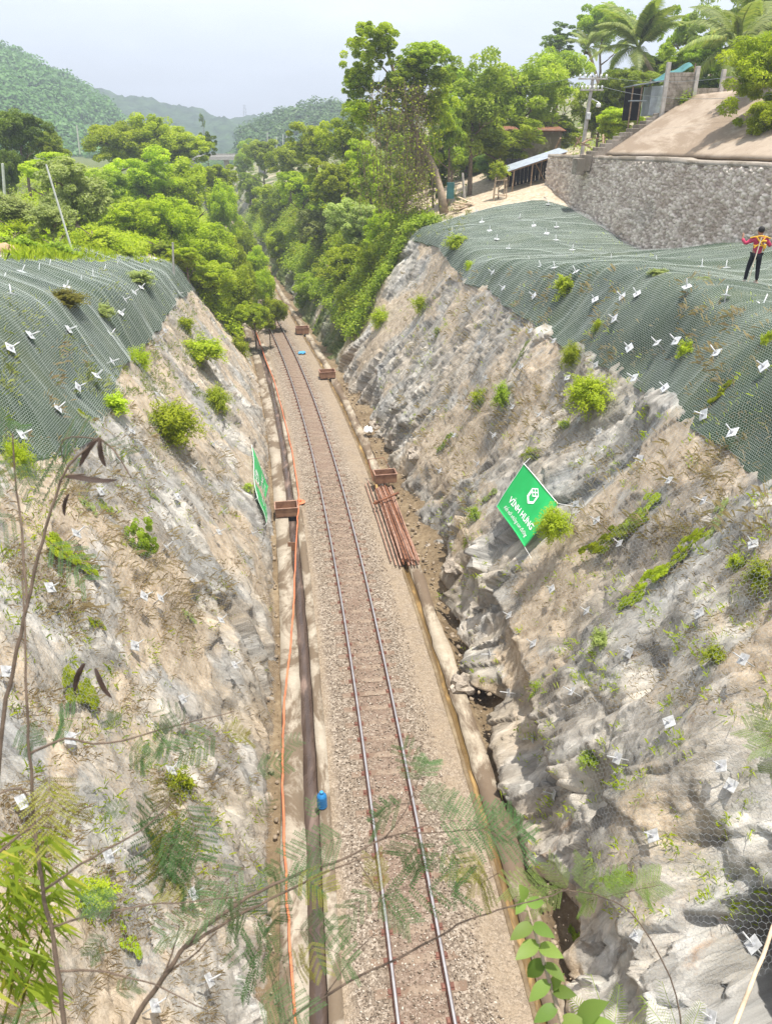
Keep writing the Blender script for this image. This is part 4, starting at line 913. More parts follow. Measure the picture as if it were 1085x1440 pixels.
m_ = MB(); a, b_ = gp(525, 708, .38), gp(560, 693, .5); m_.tube([a, a.lerp(b_, .5), b_], [.05, .055, .06], 8); m_.box(a.lerp(b_, .1), (.16, .14, .16), bev=.02); m_.box(a.lerp(b_, .22), (.1, .2, .14), bev=.02)
prop(m_.obj('cross_bar', M['rust']), 'rusty cross bar with clamps lying across the pipe stack', 'bar')
m_ = MB(); a = tp(33.2, 2.15, .1); m_.tube([a, a + Vector((-.25, .6, .9))], .035, 7); m_.tube([a + Vector((-.25, .6, .9)), a + Vector((.5, .7, .95)), a + Vector((.8, .4, .5))], .02, 6)
prop(m_.obj('bent_rod', M['rust']), 'bent rusty rod standing beside the open trough', 'rod')
# bottle
wb = empty('water_bottle', gp(453, 1134, -.03), 'blue plastic water bottle standing on the left drain wall', 'water bottle')
def bottle_mat():
    t = NT('blue_bottle'); t.bsdf((.025, .22, .52), .18, 0, None, .5, **{'Transmission Weight': .25}); return t.m
M['bottle'] = bottle_mat()
m_ = MB(); pr = [(.10, 0), (.128, .015)]
for k in range(5): z = .04 + k * .06; pr += [(.130, z), (.130, z + .035), (.122, z + .045)]
pr += [(.128, .345), (.115, .39), (.06, .43), (.04, .44), (.04, .47)]
m_.lathe(pr, (0, 0, 0), 22); m_.obj('body', M['bottle'], wb, True); m_ = MB(); m_.lathe([(.045, .47), (.045, .51), (.03, .515)], (0, 0, 0), 16); m_.obj('cap', plain('blue_cap', (.05, .3, .6), .4), wb, True)
M['blue_cloth'] = plain('blue_cloth', (.08, .32, .55), .8, 0, .3, 8)
def crumple(name, px, py, z, s, mat, label, cat, seed, flat=.35):
    p = gp(px, py, z) if z is not None else hit(px, py)[0]; bm = bmesh.new(); bmesh.ops.create_icosphere(bm, subdivisions=3, radius=1); r_ = np.random.default_rng(seed)
    V = np.array([v.co[:] for v in bm.verts]); h_, e_, c_ = facets(V[:, 0] * 1.6 + V[:, 2], V[:, 1] * 1.6 + V[:, 2] * .7, seed, 1.0); V *= (1 + .45 * h_)[:, None]; V[:, 2] = np.maximum(V[:, 2], -.3) * flat
    for v, c in zip(bm.verts, V): v.co = c * s
    me = bpy.data.meshes.new(name); bm.to_mesh(me); bm.free(); o = link(name, me, mat); o.location = p + Vector((0, 0, .06)); o.rotation_euler = (0, 0, seed); return prop(o, label, cat)
crumple('plastic_sheet', 425, 497, 0, .3, M['blue_cloth'], 'crumpled blue sheet on the gravel right of the far rails', 'sheet', 2, .3)
crumple('white_sack', 518, 606, .2, .27, M['white'], 'small white sack at the foot of the right rock face', 'sack', 4, .8)
crumple('litter_bag', 173, 344, None, .42, M['white'], 'white plastic bag in the weeds above the left net', 'bag', 6, .7)
crumple('litter_bag', 214, 367, None, .3, M['white'], 'small pale rubbish bag beside the stub post', 'bag', 8, .5)
crumple('pale_boulder', 3, 326, None, .55, M['white'], 'white boulder in the grass at the far left edge', 'boulder', 9, .9)
crumple('pale_boulder', 8, 357, None, .45, M['dirt'], 'tan boulder just above the left net edge', 'boulder', 10, .8)
M['fallen'] = plain('fallen_rock', (.40, .345, .28), .92, 0, .55, 3, .8, .06, (.17, .14, .11))
def rock_thing(px, py, s, seed, lab):
    o = crumple('fallen_rock', px, py, None, s * .8, M['fallen'], lab, 'rock', seed, .8); return o
for px, py, s, sd, lab in [(528, 600, .5, 21, 'blocky fallen rock next to the white sack'), (585, 640, .55, 22, 'tan fallen rock between the trough and the far slope'), (560, 625, .4, 23, 'small fallen rock behind the open trough'), (613, 775, .6, 24, 'fallen rock right of the pipe ends'), (640, 800, .5, 25, 'angular fallen rock below the lettered banner'), (650, 965, .5, 26, 'dark fallen rock at the foot of the bulging rock spur'), (700, 1090, .45, 27, 'fallen rock in the dark gap beside the ochre drain')]:
    rock_thing(px, py, s, sd, lab)
# stick at the lower right
a, b_ = atz(1010, 1500, 6.5), atz(1110, 1245, 7.2); m_ = MB(); pts = [a.lerp(b_, k / 12) + Vector((rng.normal(0, .004), 0, 0)) for k in range(13)]; m_.tube([a + (a - b_) * .5] + pts, [.024] + [.022 - .0005 * k for k in range(13)], 9)
prop(m_.obj('pale_stick', M['wood_pale'], smooth=True), 'long pale stick leaning across the lower right corner', 'stick')
# far things
br_ = empty('road_bridge', at(318, 222, 215), 'grey concrete road bridge far off between the thickets', 'bridge')
m_ = MB(); m_.box((0, 0, 0), (30, 6, .9)); m_.obj('deck', M['pole'], br_)
m_ = MB(); m_.box((0, -2.9, .8), (30, .2, .5)); m_.obj('parapet', M['pole'], br_)
for x in (-9, 0, 9): m_ = MB(); m_.tube([(x, 0, -16), (x, 0, -.45)], .7, 10); m_.obj('pier', M['pole'], br_)
for k, (px, y0, y1, lab) in enumerate([(376, 222, 186, 'far pale mast, leftmost before the right hill'), (389, 218, 192, 'far pale mast, second from the left before the right hill'), (398, 220, 188, 'far pale mast, third from the left before the right hill'), (403, 218, 190, 'far pale mast, rightmost before the right hill')]):
    post(px, y0 + 20, px, y1, 230, .14, M['pale_pole'], 'far_mast', lab, 'mast', 5)['group'] = 'far pale masts'
pyl = empty('transmission_tower', at(345, 168, 900), 'tiny lattice transmission tower on the far ridge', 'tower'); m_ = MB()
for s1 in (-1, 1):
    for s2 in (-1, 1): m_.tube([(s1 * 2.2, s2 * 2.2, -6), (s1 * .4, s2 * .4, 14)], .22, 4)
m_.obj('leg_frame', M['rod'], pyl)
for z in (7, 10, 13): m_ = MB(); m_.box((0, 0, z), (7 - z * .25, .3, .3)); m_.obj('crossarm', M['rod'], pyl)
# ------------------------------------------------------------------ foliage
def unit(v): return v / (np.linalg.norm(v, axis=-1, keepdims=True) + 1e-9)
def leaves(pos, nrm, size, rnd, r, aspect=.5, axis=None):
    n = len(pos); t = axis if axis is not None else r.normal(size=(n, 3)); t = unit(t - nrm * (t * nrm).sum(1, keepdims=True)); b = np.cross(nrm, t)
    L = size[:, None] if np.ndim(size) else size
    fold = nrm * L * .12
    V = np.stack([pos - t * L, pos + b * L * aspect - fold * 0 + t * L * -.1, pos + t * L, pos - b * L * aspect + t * L * -.1], 1)
    return V.reshape(-1, 3), np.arange(n * 4).reshape(-1, 4), np.repeat(rnd, 4)
_cl = {}
def crown(kind, seed, mat):
    key = (kind, seed)
    if key in _cl: return _cl[key]
    r = np.random.default_rng(seed * 17 + 3)
    P = dict(tree=(110, 215, .185, .038), dense=(125, 205, .18, .038), bush=(75, 230, .21, .045), small=(22, 190, .36, .075), loose=(70, 150, .17, .044), low=(46, 95, .15, .058), drape=(125, 200, .18, .038), airy=(50, 150, .17, .05), feather=(105, 190, .19, .045))[kind]
    nc, per, rc, lf = P
    if kind in ('tree', 'dense', 'loose', 'airy', 'feather'):
        lob = unit(r.normal(size=(7, 3))) * r.uniform(.25, .62, (7, 1)); lr = r.uniform(.38, .62, 7)
    else: lob = unit(r.normal(size=(6, 3))) * r.uniform(.15, .5, (6, 1)); lr = r.uniform(.45, .65, 6)
    li = r.integers(len(lob), size=nc); c = lob[li] + unit(r.normal(size=(nc, 3)) + [0, 0, .25]) * (lr[li] * r.uniform(.75, 1.02, nc))[:, None]
    if kind in ('bush', 'small'):            # leafy shoots that grow up and out from one root
        ns, m = (150, 64) if kind == 'bush' else (75, 42); V = []; Q = []; A = []; k = 0
        for i in range(ns):
            d = unit(r.normal(size=3) * [1, 1, .8] + [0, 0, .42]); L = r.uniform(.45, 1.08); f = r.uniform(.15, 1, m) ** .8; b0_ = r.normal(size=3) * [.2, .2, .1] + [0, 0, -.42]; lat = unit(r.normal(size=(m, 3)) - d * 0); lat = unit(lat - d * (lat @ d)[:, None])
            p = b0_ + d * (L * f)[:, None] + lat * (.15 * (1.2 - .6 * f))[:, None] + np.array([0, 0, -.12]) * (f ** 2)[:, None] * L
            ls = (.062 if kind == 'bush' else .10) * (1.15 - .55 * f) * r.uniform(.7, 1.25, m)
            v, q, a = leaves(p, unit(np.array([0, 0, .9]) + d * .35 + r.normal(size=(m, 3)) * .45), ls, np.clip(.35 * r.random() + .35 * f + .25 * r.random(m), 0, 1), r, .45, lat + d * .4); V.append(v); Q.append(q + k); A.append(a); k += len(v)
        me = np_mesh('crown', np.concatenate(V), np.concatenate(Q)); attr(me, 'rnd', np.concatenate(A)); me.materials.append(M['leaf_mid']); _cl[key] = me
        return me
    if kind == 'low': c = np.stack([r.uniform(-.95, .95, nc), r.uniform(-.95, .95, nc) * .55, r.uniform(-.1, .3, nc)], 1); c[:, 1] = c[:, 1] * (.35 + .65 * (np.sin(c[:, 0] * 3.1 + 1) * .5 + .5)) + .18 * np.sin(c[:, 0] * 4)
    V = []; Q = []; A = []; k = 0
    for i in range(nc):
        m = int(per * r.uniform(.7, 1.25)); d = unit(r.normal(size=(m, 3)) + [0, 0, .35]); rad = rc * r.uniform(.6, 1.25) * r.uniform(.35, 1.0, m) ** .5
        p = c[i] + d * rad[:, None] * [1.1, 1.1, .72]
        if kind == 'drape': p[:, 2] -= .25 * r.random(m) ** 2
        ax = None
        if kind == 'feather': ax = d * [1, 1, .3] + [0, 0, -.35] + r.normal(size=(m, 3)) * .2
        nn = unit(d * .4 + [0, 0, .7] + r.normal(size=(m, 3)) * .65)
        v, q, a = leaves(p, nn, lf * r.uniform(.65, 1.3, m), np.clip(.5 * r.random() + .3 * r.random(m) + .25 * (d[:, 2] * .5 + .5) * 0 + .12, 0, 1), r, .33 if kind == 'feather' else .5, ax)
        V.append(v); Q.append(q + k); A.append(a); k += len(v)
    me = np_mesh('crown', np.concatenate(V), np.concatenate(Q)); attr(me, 'rnd', np.concatenate(A)); me.materials.append(M['leaf_mid']); _cl[key] = me
    return me
def leafy(name, kind, v, mat, root):
    o = link(name, crown(kind, v, mat), None, root); o.material_slots[0].link = 'OBJECT'; o.material_slots[0].material = M[mat]; return o
def trunk_mesh(h, r0, spread, seed, lean=(0, 0), n=5, bark='bark'):
    r = np.random.default_rng(seed); m = MB(); pts = []
    for k in range(8):
        f = k / 7; pts.append(Vector((lean[0] * f * f + r.normal(0, .03) * h * f * .5, lean[1] * f * f + r.normal(0, .03) * h * f * .5, -.6 + (h + .6) * f)))
    m.tube(pts, [r0 * (1.25 - .85 * k / 7) for k in range(8)], 8)
    for k in range(n):
        f = .42 + .5 * k / n; i = int(f * 7); b = pts[i].lerp(pts[min(i + 1, 7)], f * 7 - i); a = k * 2.4 + r.random(); L = spread * r.uniform(.55, .95)
        e = b + Vector((math.cos(a) * L, math.sin(a) * L, L * r.uniform(.35, .9)))
        m.tube([b, b.lerp(e, .5) + Vector((0, 0, -.05 * L)), e], [r0 * .5, r0 * .33, r0 * .12], 6)
        for s_ in (-.6, .6):
            e2 = b.lerp(e, .6) + Vector((math.cos(a + s_), math.sin(a + s_), .5)) * L * .5; m.tube([b.lerp(e, .55), e2], [r0 * .26, r0 * .08], 5)
    return m.mesh('trunk', True)
nseed = [100]
def tree(px, py, d, wpx, hpx, kind, mat, label, group=None, name='broadleaf_tree', cat='tree', bark='bark', r0=None, base=None, variant=None):
    nseed[0] += 1; c = at(px, py, d); k = mpp(c); rx = wpx * k / 2; rz = hpx * k / 2
    bx, by = (c.x, c.y) if base is None else base
    zg = down(bx, by); zg = min(zg, c.z - rz * .55) if zg > -.9 else c.z - rz - 1
    root = empty(name, (bx, by, zg), label, cat, group)
    tm = trunk_mesh(c.z - zg + rz * .25, r0 or max(.05, rx * .055), rx * .75, nseed[0], (c.x - bx, c.y - by), 5)
    link('trunk' if cat == 'tree' else 'stem', tm, M[bark], root)
    o = leafy('crown' if cat == 'tree' else 'foliage', kind, variant if variant is not None else nseed[0] % 4, mat, root)
    o.location = (c.x - bx, c.y - by, c.z - zg); o.scale = (rx * 1.02, rx * 1.02, rz * 1.02); o.rotation_euler = (rng.normal(0, .12), rng.normal(0, .12), rng.random() * 6.28)
    return root
G = 'trees and bushes crowding the right side of the line'
RM = [(344, 222, 175, 46, 46, 'tree', 'leaf_mid', 'farthest tree of the right thicket, by the far bridge'), (370, 222, 140, 54, 60, 'dense', 'leaf_tree', 'rounded far tree with a faint orange tinge on top'), (352, 270, 150, 40, 60, 'tree', 'leaf_mid', 'far narrow tree where the line disappears'),
      (405, 222, 118, 66, 66, 'tree', 'leaf_bright', 'far bright tree in front of the hazy right hill'), (382, 292, 120, 58, 70, 'dense', 'leaf_bright', 'tree hanging over the far track gap'), (445, 208, 98, 78, 76, 'dense', 'leaf_bright', 'tall tree just left of the slim vine tree, upper row'),
      (425, 272, 96, 74, 72, 'tree', 'leaf_bright', 'light tree in the middle of the right thicket'), (405, 345, 98, 60, 80, 'dense', 'leaf_bright', 'pale tree leaning over the far rails'), (487, 190, 84, 84, 84, 'tree', 'leaf_bright', 'bright tree at the foot of the slim vine tree crown'),
      (470, 262, 80, 84, 84, 'dense', 'leaf_bright', 'broad tree below the bright tree of the right thicket'), (455, 335, 80, 84, 84, 'tree', 'leaf_olive', 'olive tinted bush in the middle of the right thicket'), (445, 405, 74, 70, 80, 'dense', 'leaf_mid', 'dark bush overhanging the far right drain'),
      (520, 245, 72, 76, 92, 'tree', 'leaf_bright', 'tree right behind the brown hanging vines'), (500, 318, 69, 84, 90, 'dense', 'leaf_olive', 'olive bush left below the hanging vines'), (484, 388, 65, 72, 86, 'dense', 'leaf_bright', 'bush above the far rusty trough'),
      (543, 318, 63, 70, 96, 'loose', 'leaf_bright', 'loose bright bush under the hanging vines'), (530, 378, 58.5, 66, 74, 'tree', 'leaf_bright', 'bush at the end of the right rock face, upper'), (574, 322, 60, 46, 66, 'loose', 'leaf_bright', 'thin bush beside the leaning pale trunk'),
      (496, 442, 57.5, 52, 64, 'tree', 'leaf_bright', 'lowest bush at the end of the right rock face'), (462, 455, 66, 40, 60, 'dense', 'leaf_mid', 'dark bush behind the rusty trough at the rock end'), (560, 268, 63, 60, 70, 'dense', 'leaf_mid', 'leafy bush inside the curtain of hanging vines')]
for px, py, d, w_, h_, k, mt, lab in RM: tree(px, py, d, w_, h_, k, mt, lab, G)
tree(585, 215, 82, 70, 70, 'dense', 'leaf_mid', 'dark crown behind the hanging brown vines, right half', G); tree(548, 200, 92, 70, 80, 'dense', 'leaf_mid', 'dark crown behind the hanging brown vines, left half', G)
G = 'bushes of the bright thicket on the left bank'
LM = [(158, 198, 96, 92, 78, 'tree', 'leaf_lime', 'leftmost tall tree on the top of the left thicket'), (205, 192, 100, 92, 74, 'drape', 'leaf_lime', 'feathery tree on the top of the left thicket'), (252, 212, 104, 84, 66, 'dense', 'leaf_lime', 'round tree right of the feathery tree on the left ridge'),
      (291, 205, 112, 34, 40, 'airy', 'leaf_dark', 'dark slim tree poking above the left thicket'), (300, 250, 108, 66, 66, 'tree', 'leaf_lime', 'lime bush under the dark slim tree'), (205, 248, 80, 100, 80, 'tree', 'leaf_lime', 'lime tree at the centre of the left thicket'), (262, 265, 82, 94, 80, 'drape', 'leaf_lime', 'yellow-green bush cascading in the centre of the left thicket'),
      (312, 298, 92, 56, 80, 'drape', 'leaf_lime', 'bush tumbling down beside the far track'), (150, 256, 74, 70, 56, 'tree', 'leaf_mid', 'green bush behind the olive bush'), (100, 268, 50, 124, 104, 'dense', 'leaf_olive', 'large round olive bush behind the leaning pale pole'),
      (185, 312, 60, 96, 76, 'tree', 'leaf_lime', 'bush just right of the olive bush'), (240, 318, 62, 96, 80, 'drape', 'leaf_lime', 'lime bush over the rubbish hollow'), (292, 338, 68, 84, 88, 'drape', 'leaf_lime', 'long lime bush draping the bank above the left rails'), (340, 335, 100, 44, 60, 'drape', 'leaf_bright', 'bush closing over the far track gap from the left'), (356, 374, 84, 44, 60, 'drape', 'leaf_lime', 'lime bush leaning out over the far rails, upper'), (372, 408, 72, 44, 60, 'drape', 'leaf_lime', 'lime bush leaning out over the far rails, lower'), (386, 434, 66, 42, 46, 'drape', 'leaf_bright', 'bright bush tip covering the rails before the bend'), (328, 362, 76, 50, 80, 'drape', 'leaf_lime', 'narrow lime bush draping towards the far rails'),
      (292, 392, 57, 80, 58, 'tree', 'leaf_lime', 'lime bush at the right corner of the left net'), (335, 412, 62, 70, 70, 'drape', 'leaf_lime', 'lime bush low on the bank beside the rails'), (357, 442, 59, 50, 56, 'tree', 'leaf_bright', 'lowest green bush hanging over the start of the left drain'), (378, 452, 60, 26, 30, 'loose', 'leaf_bright', 'small branch end reaching over the left rail'),
      (328, 448, 57, 40, 40, 'tree', 'leaf_lime', 'lime bush at the end of the left rock face'), (345, 400, 70, 40, 60, 'drape', 'leaf_bright', 'bush between the far rails and the draping bushes'), (262, 362, 55, 60, 44, 'tree', 'leaf_lime', 'bush beside the short marker post'), (225, 345, 56, 60, 40, 'small', 'leaf_mid', 'low dark bush in the rubbish hollow')]
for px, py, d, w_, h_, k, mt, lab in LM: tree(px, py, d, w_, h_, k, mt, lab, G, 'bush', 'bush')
for px, py, d, w_, h_, k, mt, lab in [(28, 192, 72, 84, 88, 'tree', 'leaf_dark', 'dark tree at the far left edge'), (72, 212, 78, 60, 60, 'tree', 'leaf_mid', 'green tree right of the dark left tree'), (5, 235, 66, 50, 90, 'dense', 'leaf_dark', 'dark tree cut by the left frame edge'), (62, 236, 62, 84, 42, 'tree', 'leaf_bright', 'yellow-green lower crown under the dark left tree')]:
    tree(px, py, d, w_, h_, k, mt, lab, 'trees at the far left')
for px, py, d, w_, h_, k, mt, lab in [(22, 283, 42, 96, 60, 'bush', 'leaf_olive', 'pale green shrub at the far left above the white boulder'), (70, 312, 40, 80, 60, 'loose', 'leaf_olive', 'dusty shrub left of the leaning pale pole foot'), (20, 338, 36, 70, 40, 'small', 'leaf_mid', 'green weeds beside the white boulder'), (78, 345, 37, 60, 40, 'small', 'leaf_mid', 'green shrub at the left net edge under the leaning pole'),
        (130, 330, 46, 70, 40, 'small', 'leaf_lime', 'yellow-green weeds behind the bare earth patch'), (155, 352, 46, 60, 26, 'low', 'leaf_lime', 'low lime weeds along the back of the left net'), (205, 374, 48, 60, 16, 'low', 'leaf_bright', 'low weeds on the rubbish edge of the left net'), (20, 318, 40, 60, 40, 'bush', 'leaf_lime', 'yellow shrub at the left frame edge')]:
    tree(px, py, d, w_, h_, k, mt, lab, 'shrubs above the left net', 'shrub', 'shrub')
# upper right trees
G = 'trees round the yard above the right bank'
for px, py, d, w_, h_, k, mt, lab, vr in [(850, 30, 95, 70, 70, 'tree', 'leaf_mid', 'green crown between the small palm and the tall palm', 0), (950, 90, 66, 60, 44, 'tree', 'leaf_tree', 'light bush just above the blue-green tarpaulin', 1), (900, 112, 64, 60, 40, 'dense', 'leaf_mid', 'leafy bush behind the tin shack roof', 0), (985, 85, 64, 60, 50, 'dense', 'leaf_mid', 'dense crown behind the centre of the block wall', 3), (1040, 100, 58, 70, 60, 'tree', 'leaf_mid', 'dense crown at the right end of the block wall', 0), (760, 190, 80, 120, 70, 'dense', 'leaf_mid', 'hedge like crown behind the low rusty hut', 2), (655, 215, 80, 80, 60, 'dense', 'leaf_mid', 'dark hedge behind the dark stems of the light tree', 1), (665, 150, 66, 98, 118, 'tree', 'leaf_tree', 'light green tree with dark stems behind the caged sapling', 1), (735, 128, 70, 116, 116, 'feather', 'leaf_tree', 'broad feathery light green tree in the middle of the yard group', 0), (782, 118, 78, 84, 96, 'feather', 'leaf_tree', 'feathery tree beside the utility pole', 2),
        (632, 190, 63, 56, 92, 'dense', 'leaf_mid', 'dark green tree right of the hanging vines', 3), (705, 195, 68, 110, 56, 'feather', 'leaf_tree', 'low light crown above the lean-to shed', 1), (610, 235, 66, 46, 80, 'dense', 'leaf_dark', 'very dark bush behind the leaning pale trunk', 2), (845, 150, 66, 66, 76, 'tree', 'leaf_mid', 'mid green tree right of the utility pole', 1), (870, 128, 70, 64, 66, 'dense', 'leaf_mid', 'dark crown under the tall coconut palm', 2),
        (872, 175, 60, 66, 48, 'tree', 'leaf_bright', 'bright bush beside the stairs', 3), (790, 54, 100, 62, 40, 'airy', 'leaf_dark', 'dark distant tree against the sky by the palm', 1), (640, 110, 75, 60, 50, 'tree', 'leaf_mid', 'crown between the vine tree and the light tree', 0), (965, 62, 78, 80, 90, 'airy', 'leaf_mid', 'airy tree between the two palms', 2), (1010, 45, 74, 76, 100, 'loose', 'leaf_olive', 'pale airy tree behind the right palm', 1),
        (1075, 30, 72, 60, 90, 'tree', 'leaf_mid', 'tree at the top right corner', 3), (925, 95, 72, 80, 40, 'dense', 'leaf_dark', 'dark bush behind the tarpaulin', 0), (995, 118, 60, 70, 40, 'dense', 'leaf_dark', 'dark bush hanging over the block wall', 1), (690, 235, 72, 60, 30, 'dense', 'leaf_dark', 'dark undergrowth behind the tree stems', 3)]:
    tree(px, py, d, w_ * 1.16, h_ * 1.14, k, mt, lab, G, variant=vr)
tree(1080, 110, 40, 120, 120, 'feather', 'leaf_bright', 'drooping bright tree over the right end of the paved slope', G, r0=.16, base=(23.5, 41))
tree(1085, 180, 38, 84, 76, 'feather', 'leaf_lime', 'lime branch drooping onto the paved slope at the right edge', G, r0=.1, base=(24, 40.5))
tree(1070, 75, 44, 84, 60, 'feather', 'leaf_mid', 'upper dark part tree at the right edge beside the palm', G, r0=.16, base=(24, 45))
t_ = tree(703, 232, 56.3, 30, 30, 'small', 'leaf_bright', 'small round sapling inside the stick frame', name='sapling', r0=.04)
for o in t_.children:
    if o.name.startswith('crown'): o.scale = tuple(s * 1.0 for s in o.scale)
# slim tree with hanging vines, carried by the leaning trunk
bt = at(622, 288, 57.5); root = empty('vine_tree', bt, 'tall slim tree with a leaning pale trunk and brown hanging vines', 'tree')
m = MB(); pts = [(624, 300), (620, 272), (611, 240), (598, 212), (586, 194), (575, 165), (560, 120), (545, 75), (533, 40)]; w3 = [at(px, py, 57.5 + .12 * i) - bt for i, (px, py) in enumerate(pts)]
rs = [.36, .28, .25, .235, .21, .17, .14, .09, .04]; m.tube(w3, rs, 10)
for a, b, r_ in (((575, 165), (520, 120), .09), ((560, 120), (510, 70), .07), ((575, 165), (600, 110), .1), ((600, 110), (608, 65), .06), ((600, 110), (580, 75), .05), ((545, 75), (525, 35), .05), ((520, 120), (495, 110), .04), ((560, 120), (585, 95), .05)):
    pa, pb = at(*a, 57.9) - bt, at(*b, 58.2 + rng.normal(0, .5)) - bt; m.tube([pa, pa.lerp(pb, .5) + Vector((0, 0, .15)), pb], [r_, r_ * .7, r_ * .3], 6)
link('trunk', m.mesh('trunk', True), M['bark_pale'], root)
for i, (px, py, w_, h_, mt) in enumerate([(525, 48, 46, 46, 'leaf_bright'), (505, 95, 44, 60, 'leaf_bright'), (500, 130, 36, 44, 'leaf_mid'), (535, 75, 40, 40, 'leaf_bright'), (597, 78, 60, 50, 'leaf_tree'), (620, 98, 40, 46, 'leaf_tree'), (575, 100, 40, 40, 'leaf_bright'), (550, 130, 52, 50, 'leaf_tree'), (515, 155, 44, 40, 'leaf_bright'), (590, 135, 50, 60, 'leaf_bright'), (612, 165, 44, 60, 'leaf_bright')]):
    c = at(px, py, 57.6 + rng.normal(0, .7)); k = mpp(c); o = leafy('crown', 'loose', i % 4, mt, root); o.location = c - bt; o.scale = (w_ * k * .72, w_ * k * .72, h_ * k * .68); o.rotation_euler = (0, 0, i * 1.3)
Vs = []; n = 0; vm = MB()
for k in range(150):
    px = rng.choice([rng.normal(588, 9), rng.normal(562, 13), rng.normal(530, 14)], p=[.5, .28, .22]); y0 = rng.uniform(105, 215); L = rng.uniform(50, 150); y1 = min(y0 + L, 318)
    d = 56.6 + rng.normal(0, .6); a, b = at(px, y0, d) - bt, at(px + rng.normal(0, 6), y1, d - .2) - bt; r_ = rng.uniform(.007, .017)
    vm.tube([a, a.lerp(b, .33) + Vector((rng.normal(0, .12), rng.normal(0, .1), 0)), a.lerp(b, .7) + Vector((rng.normal(0, .12), rng.normal(0, .1), 0)), b], [r_, r_, r_, r_ * .6], 3, cap=False)
o = link('hanging_vines', vm.mesh('vines'), M['shadecloth'], root); o['kind'] = 'stuff'
r = np.random.default_rng(5); n = 5200; px = np.where(r.random(n) < .55, r.normal(585, 12, n), r.normal(548, 20, n)); py = r.uniform(120, 300, n); pos = np.array([at(a, b, 56.5 + c)[:] for a, b, c in zip(px, py, r.normal(0, .7, n))]) - np.array(bt)
v, q, a = leaves(pos, unit(r.normal(size=(n, 3)) + [0, -.3, .4]), r.uniform(.06, .13, n), r.random(n), r, .28, np.tile([0, 0, -1.], (n, 1)) + r.normal(size=(n, 3)) * .5)
me = np_mesh('vine_leaves', v, q); attr(me, 'rnd', a); o = link('vine_leaves', me, M['leaf_brown'], root); o['kind'] = 'stuff'
pos = pos[::2] + r.normal(0, .35, (len(pos[::2]), 3)); n = len(pos); v, q, a = leaves(pos, unit(r.normal(size=(n, 3)) * .6 + [0, -.2, .7]), r.uniform(.07, .13, n), r.random(n), r, .5)
me = np_mesh('climber_leaves', v, q); attr(me, 'rnd', a); o = link('climber_leaves', me, M['leaf_bright'], root); o['kind'] = 'stuff'

# palms
def frond_mesh(seed, L=3.6):
    r = np.random.default_rng(seed); V = []; Fq = []; A = []; m = MB(); pts = []
    for k in range(15): f = k / 14; pts.append(Vector((L * (f - .12 * f ** 3), 0, L * (.16 * f - .5 * f ** 2.4))))
    m.tube(pts, [.05 * (1 - .85 * k / 14) for k in range(15)], 5)
    V = list(m.v); fs = [f for f in m.f if len(f) == 4]; rn = [.5] * len(V)
    for k in range(110):
        f = .14 + .85 * k / 109; i = min(int(f * 14), 13); p = pts[i].lerp(pts[i + 1], f * 14 - i); t = (pts[i + 1] - pts[i]).normalized(); ll = L * .27 * math.sin(math.pi * (.18 + .78 * f)) * r.uniform(.85, 1.1)
        for s in (-1, 1):
            d1 = (t * .55 + Vector((0, s, -.12))).normalized(); e1 = p + d1 * ll * .5; e2 = e1 + (d1 + Vector((0, 0, -.9 - .5 * r.random()))).normalized() * ll * .5; w_ = t * .021; b = len(V)
            V += [p - w_, p + w_, e1 + w_ * .9, e1 - w_ * .9, e2 + w_ * .15, e2 - w_ * .15]; fs += [(b, b + 1, b + 2, b + 3), (b + 3, b + 2, b + 4, b + 5)]; c = r.random(); rn += [c] * 6
    me = np_mesh('frond', [tuple(v) for v in V], fs); attr(me, 'rnd', rn); me.materials.append(M['leaf_palm']); return me
FR = [frond_mesh(s) for s in range(3)]
def palm(px, py, d, base, lab, nf=17, sc=1.0):
    c = at(px, py, d); zg = down(*base); root = empty('coconut_palm', (base[0], base[1], zg), lab, 'palm tree', 'coconut palms above the block wall'); cl = c - root.location; m = MB()
    m.tube([Vector((cl.x * f ** 1.5, cl.y * f ** 1.5, cl.z * f - .5 * (1 - f))) for f in [k / 12 for k in range(13)]], [.2 - .06 * k / 12 + (.012 if k % 2 else 0) for k in range(13)], 9); m.obj('trunk', M['bark_pale'], root, True)
    for k in range(nf):
        o = bpy.data.objects.new('frond', FR[k % 3]); COL.objects.link(o); o.parent = root; o.location = cl; el = rng.uniform(-.5, 1.15) if k % 3 else rng.uniform(.6, 1.3); s = sc * rng.uniform(.85, 1.1)
        o.rotation_euler = (rng.normal(0, .2), -el, k * 2.399 + rng.normal(0, .2)); o.scale = (s, s, s)
    m = MB(); bm = bmesh.new()
    for k in range(7):
        a = k * .9; q = cl + Vector((math.cos(a) * .28, math.sin(a) * .28, -.35 - .1 * (k % 2))); m.lathe([(.01, -.16), (.10, -.08), (.13, 0), (.10, .09), (.01, .15)], q, 9)
    m.obj('coconuts', M['leaf_yellow'], root, True); bm.free()
palm(897, 68, 68, (24.5, 69), 'tallest coconut palm, above the tarpaulin', 20, 1.25)
palm(1035, 62, 56, (26, 57.5), 'coconut palm behind the right end of the block wall', 17, 1.15)
palm(1068, 40, 64, (31, 66), 'coconut palm at the top right corner', 14, 1.2)
palm(826, 68, 92, (25, 94), 'small distant coconut palm left of the tall palm', 12, .8)

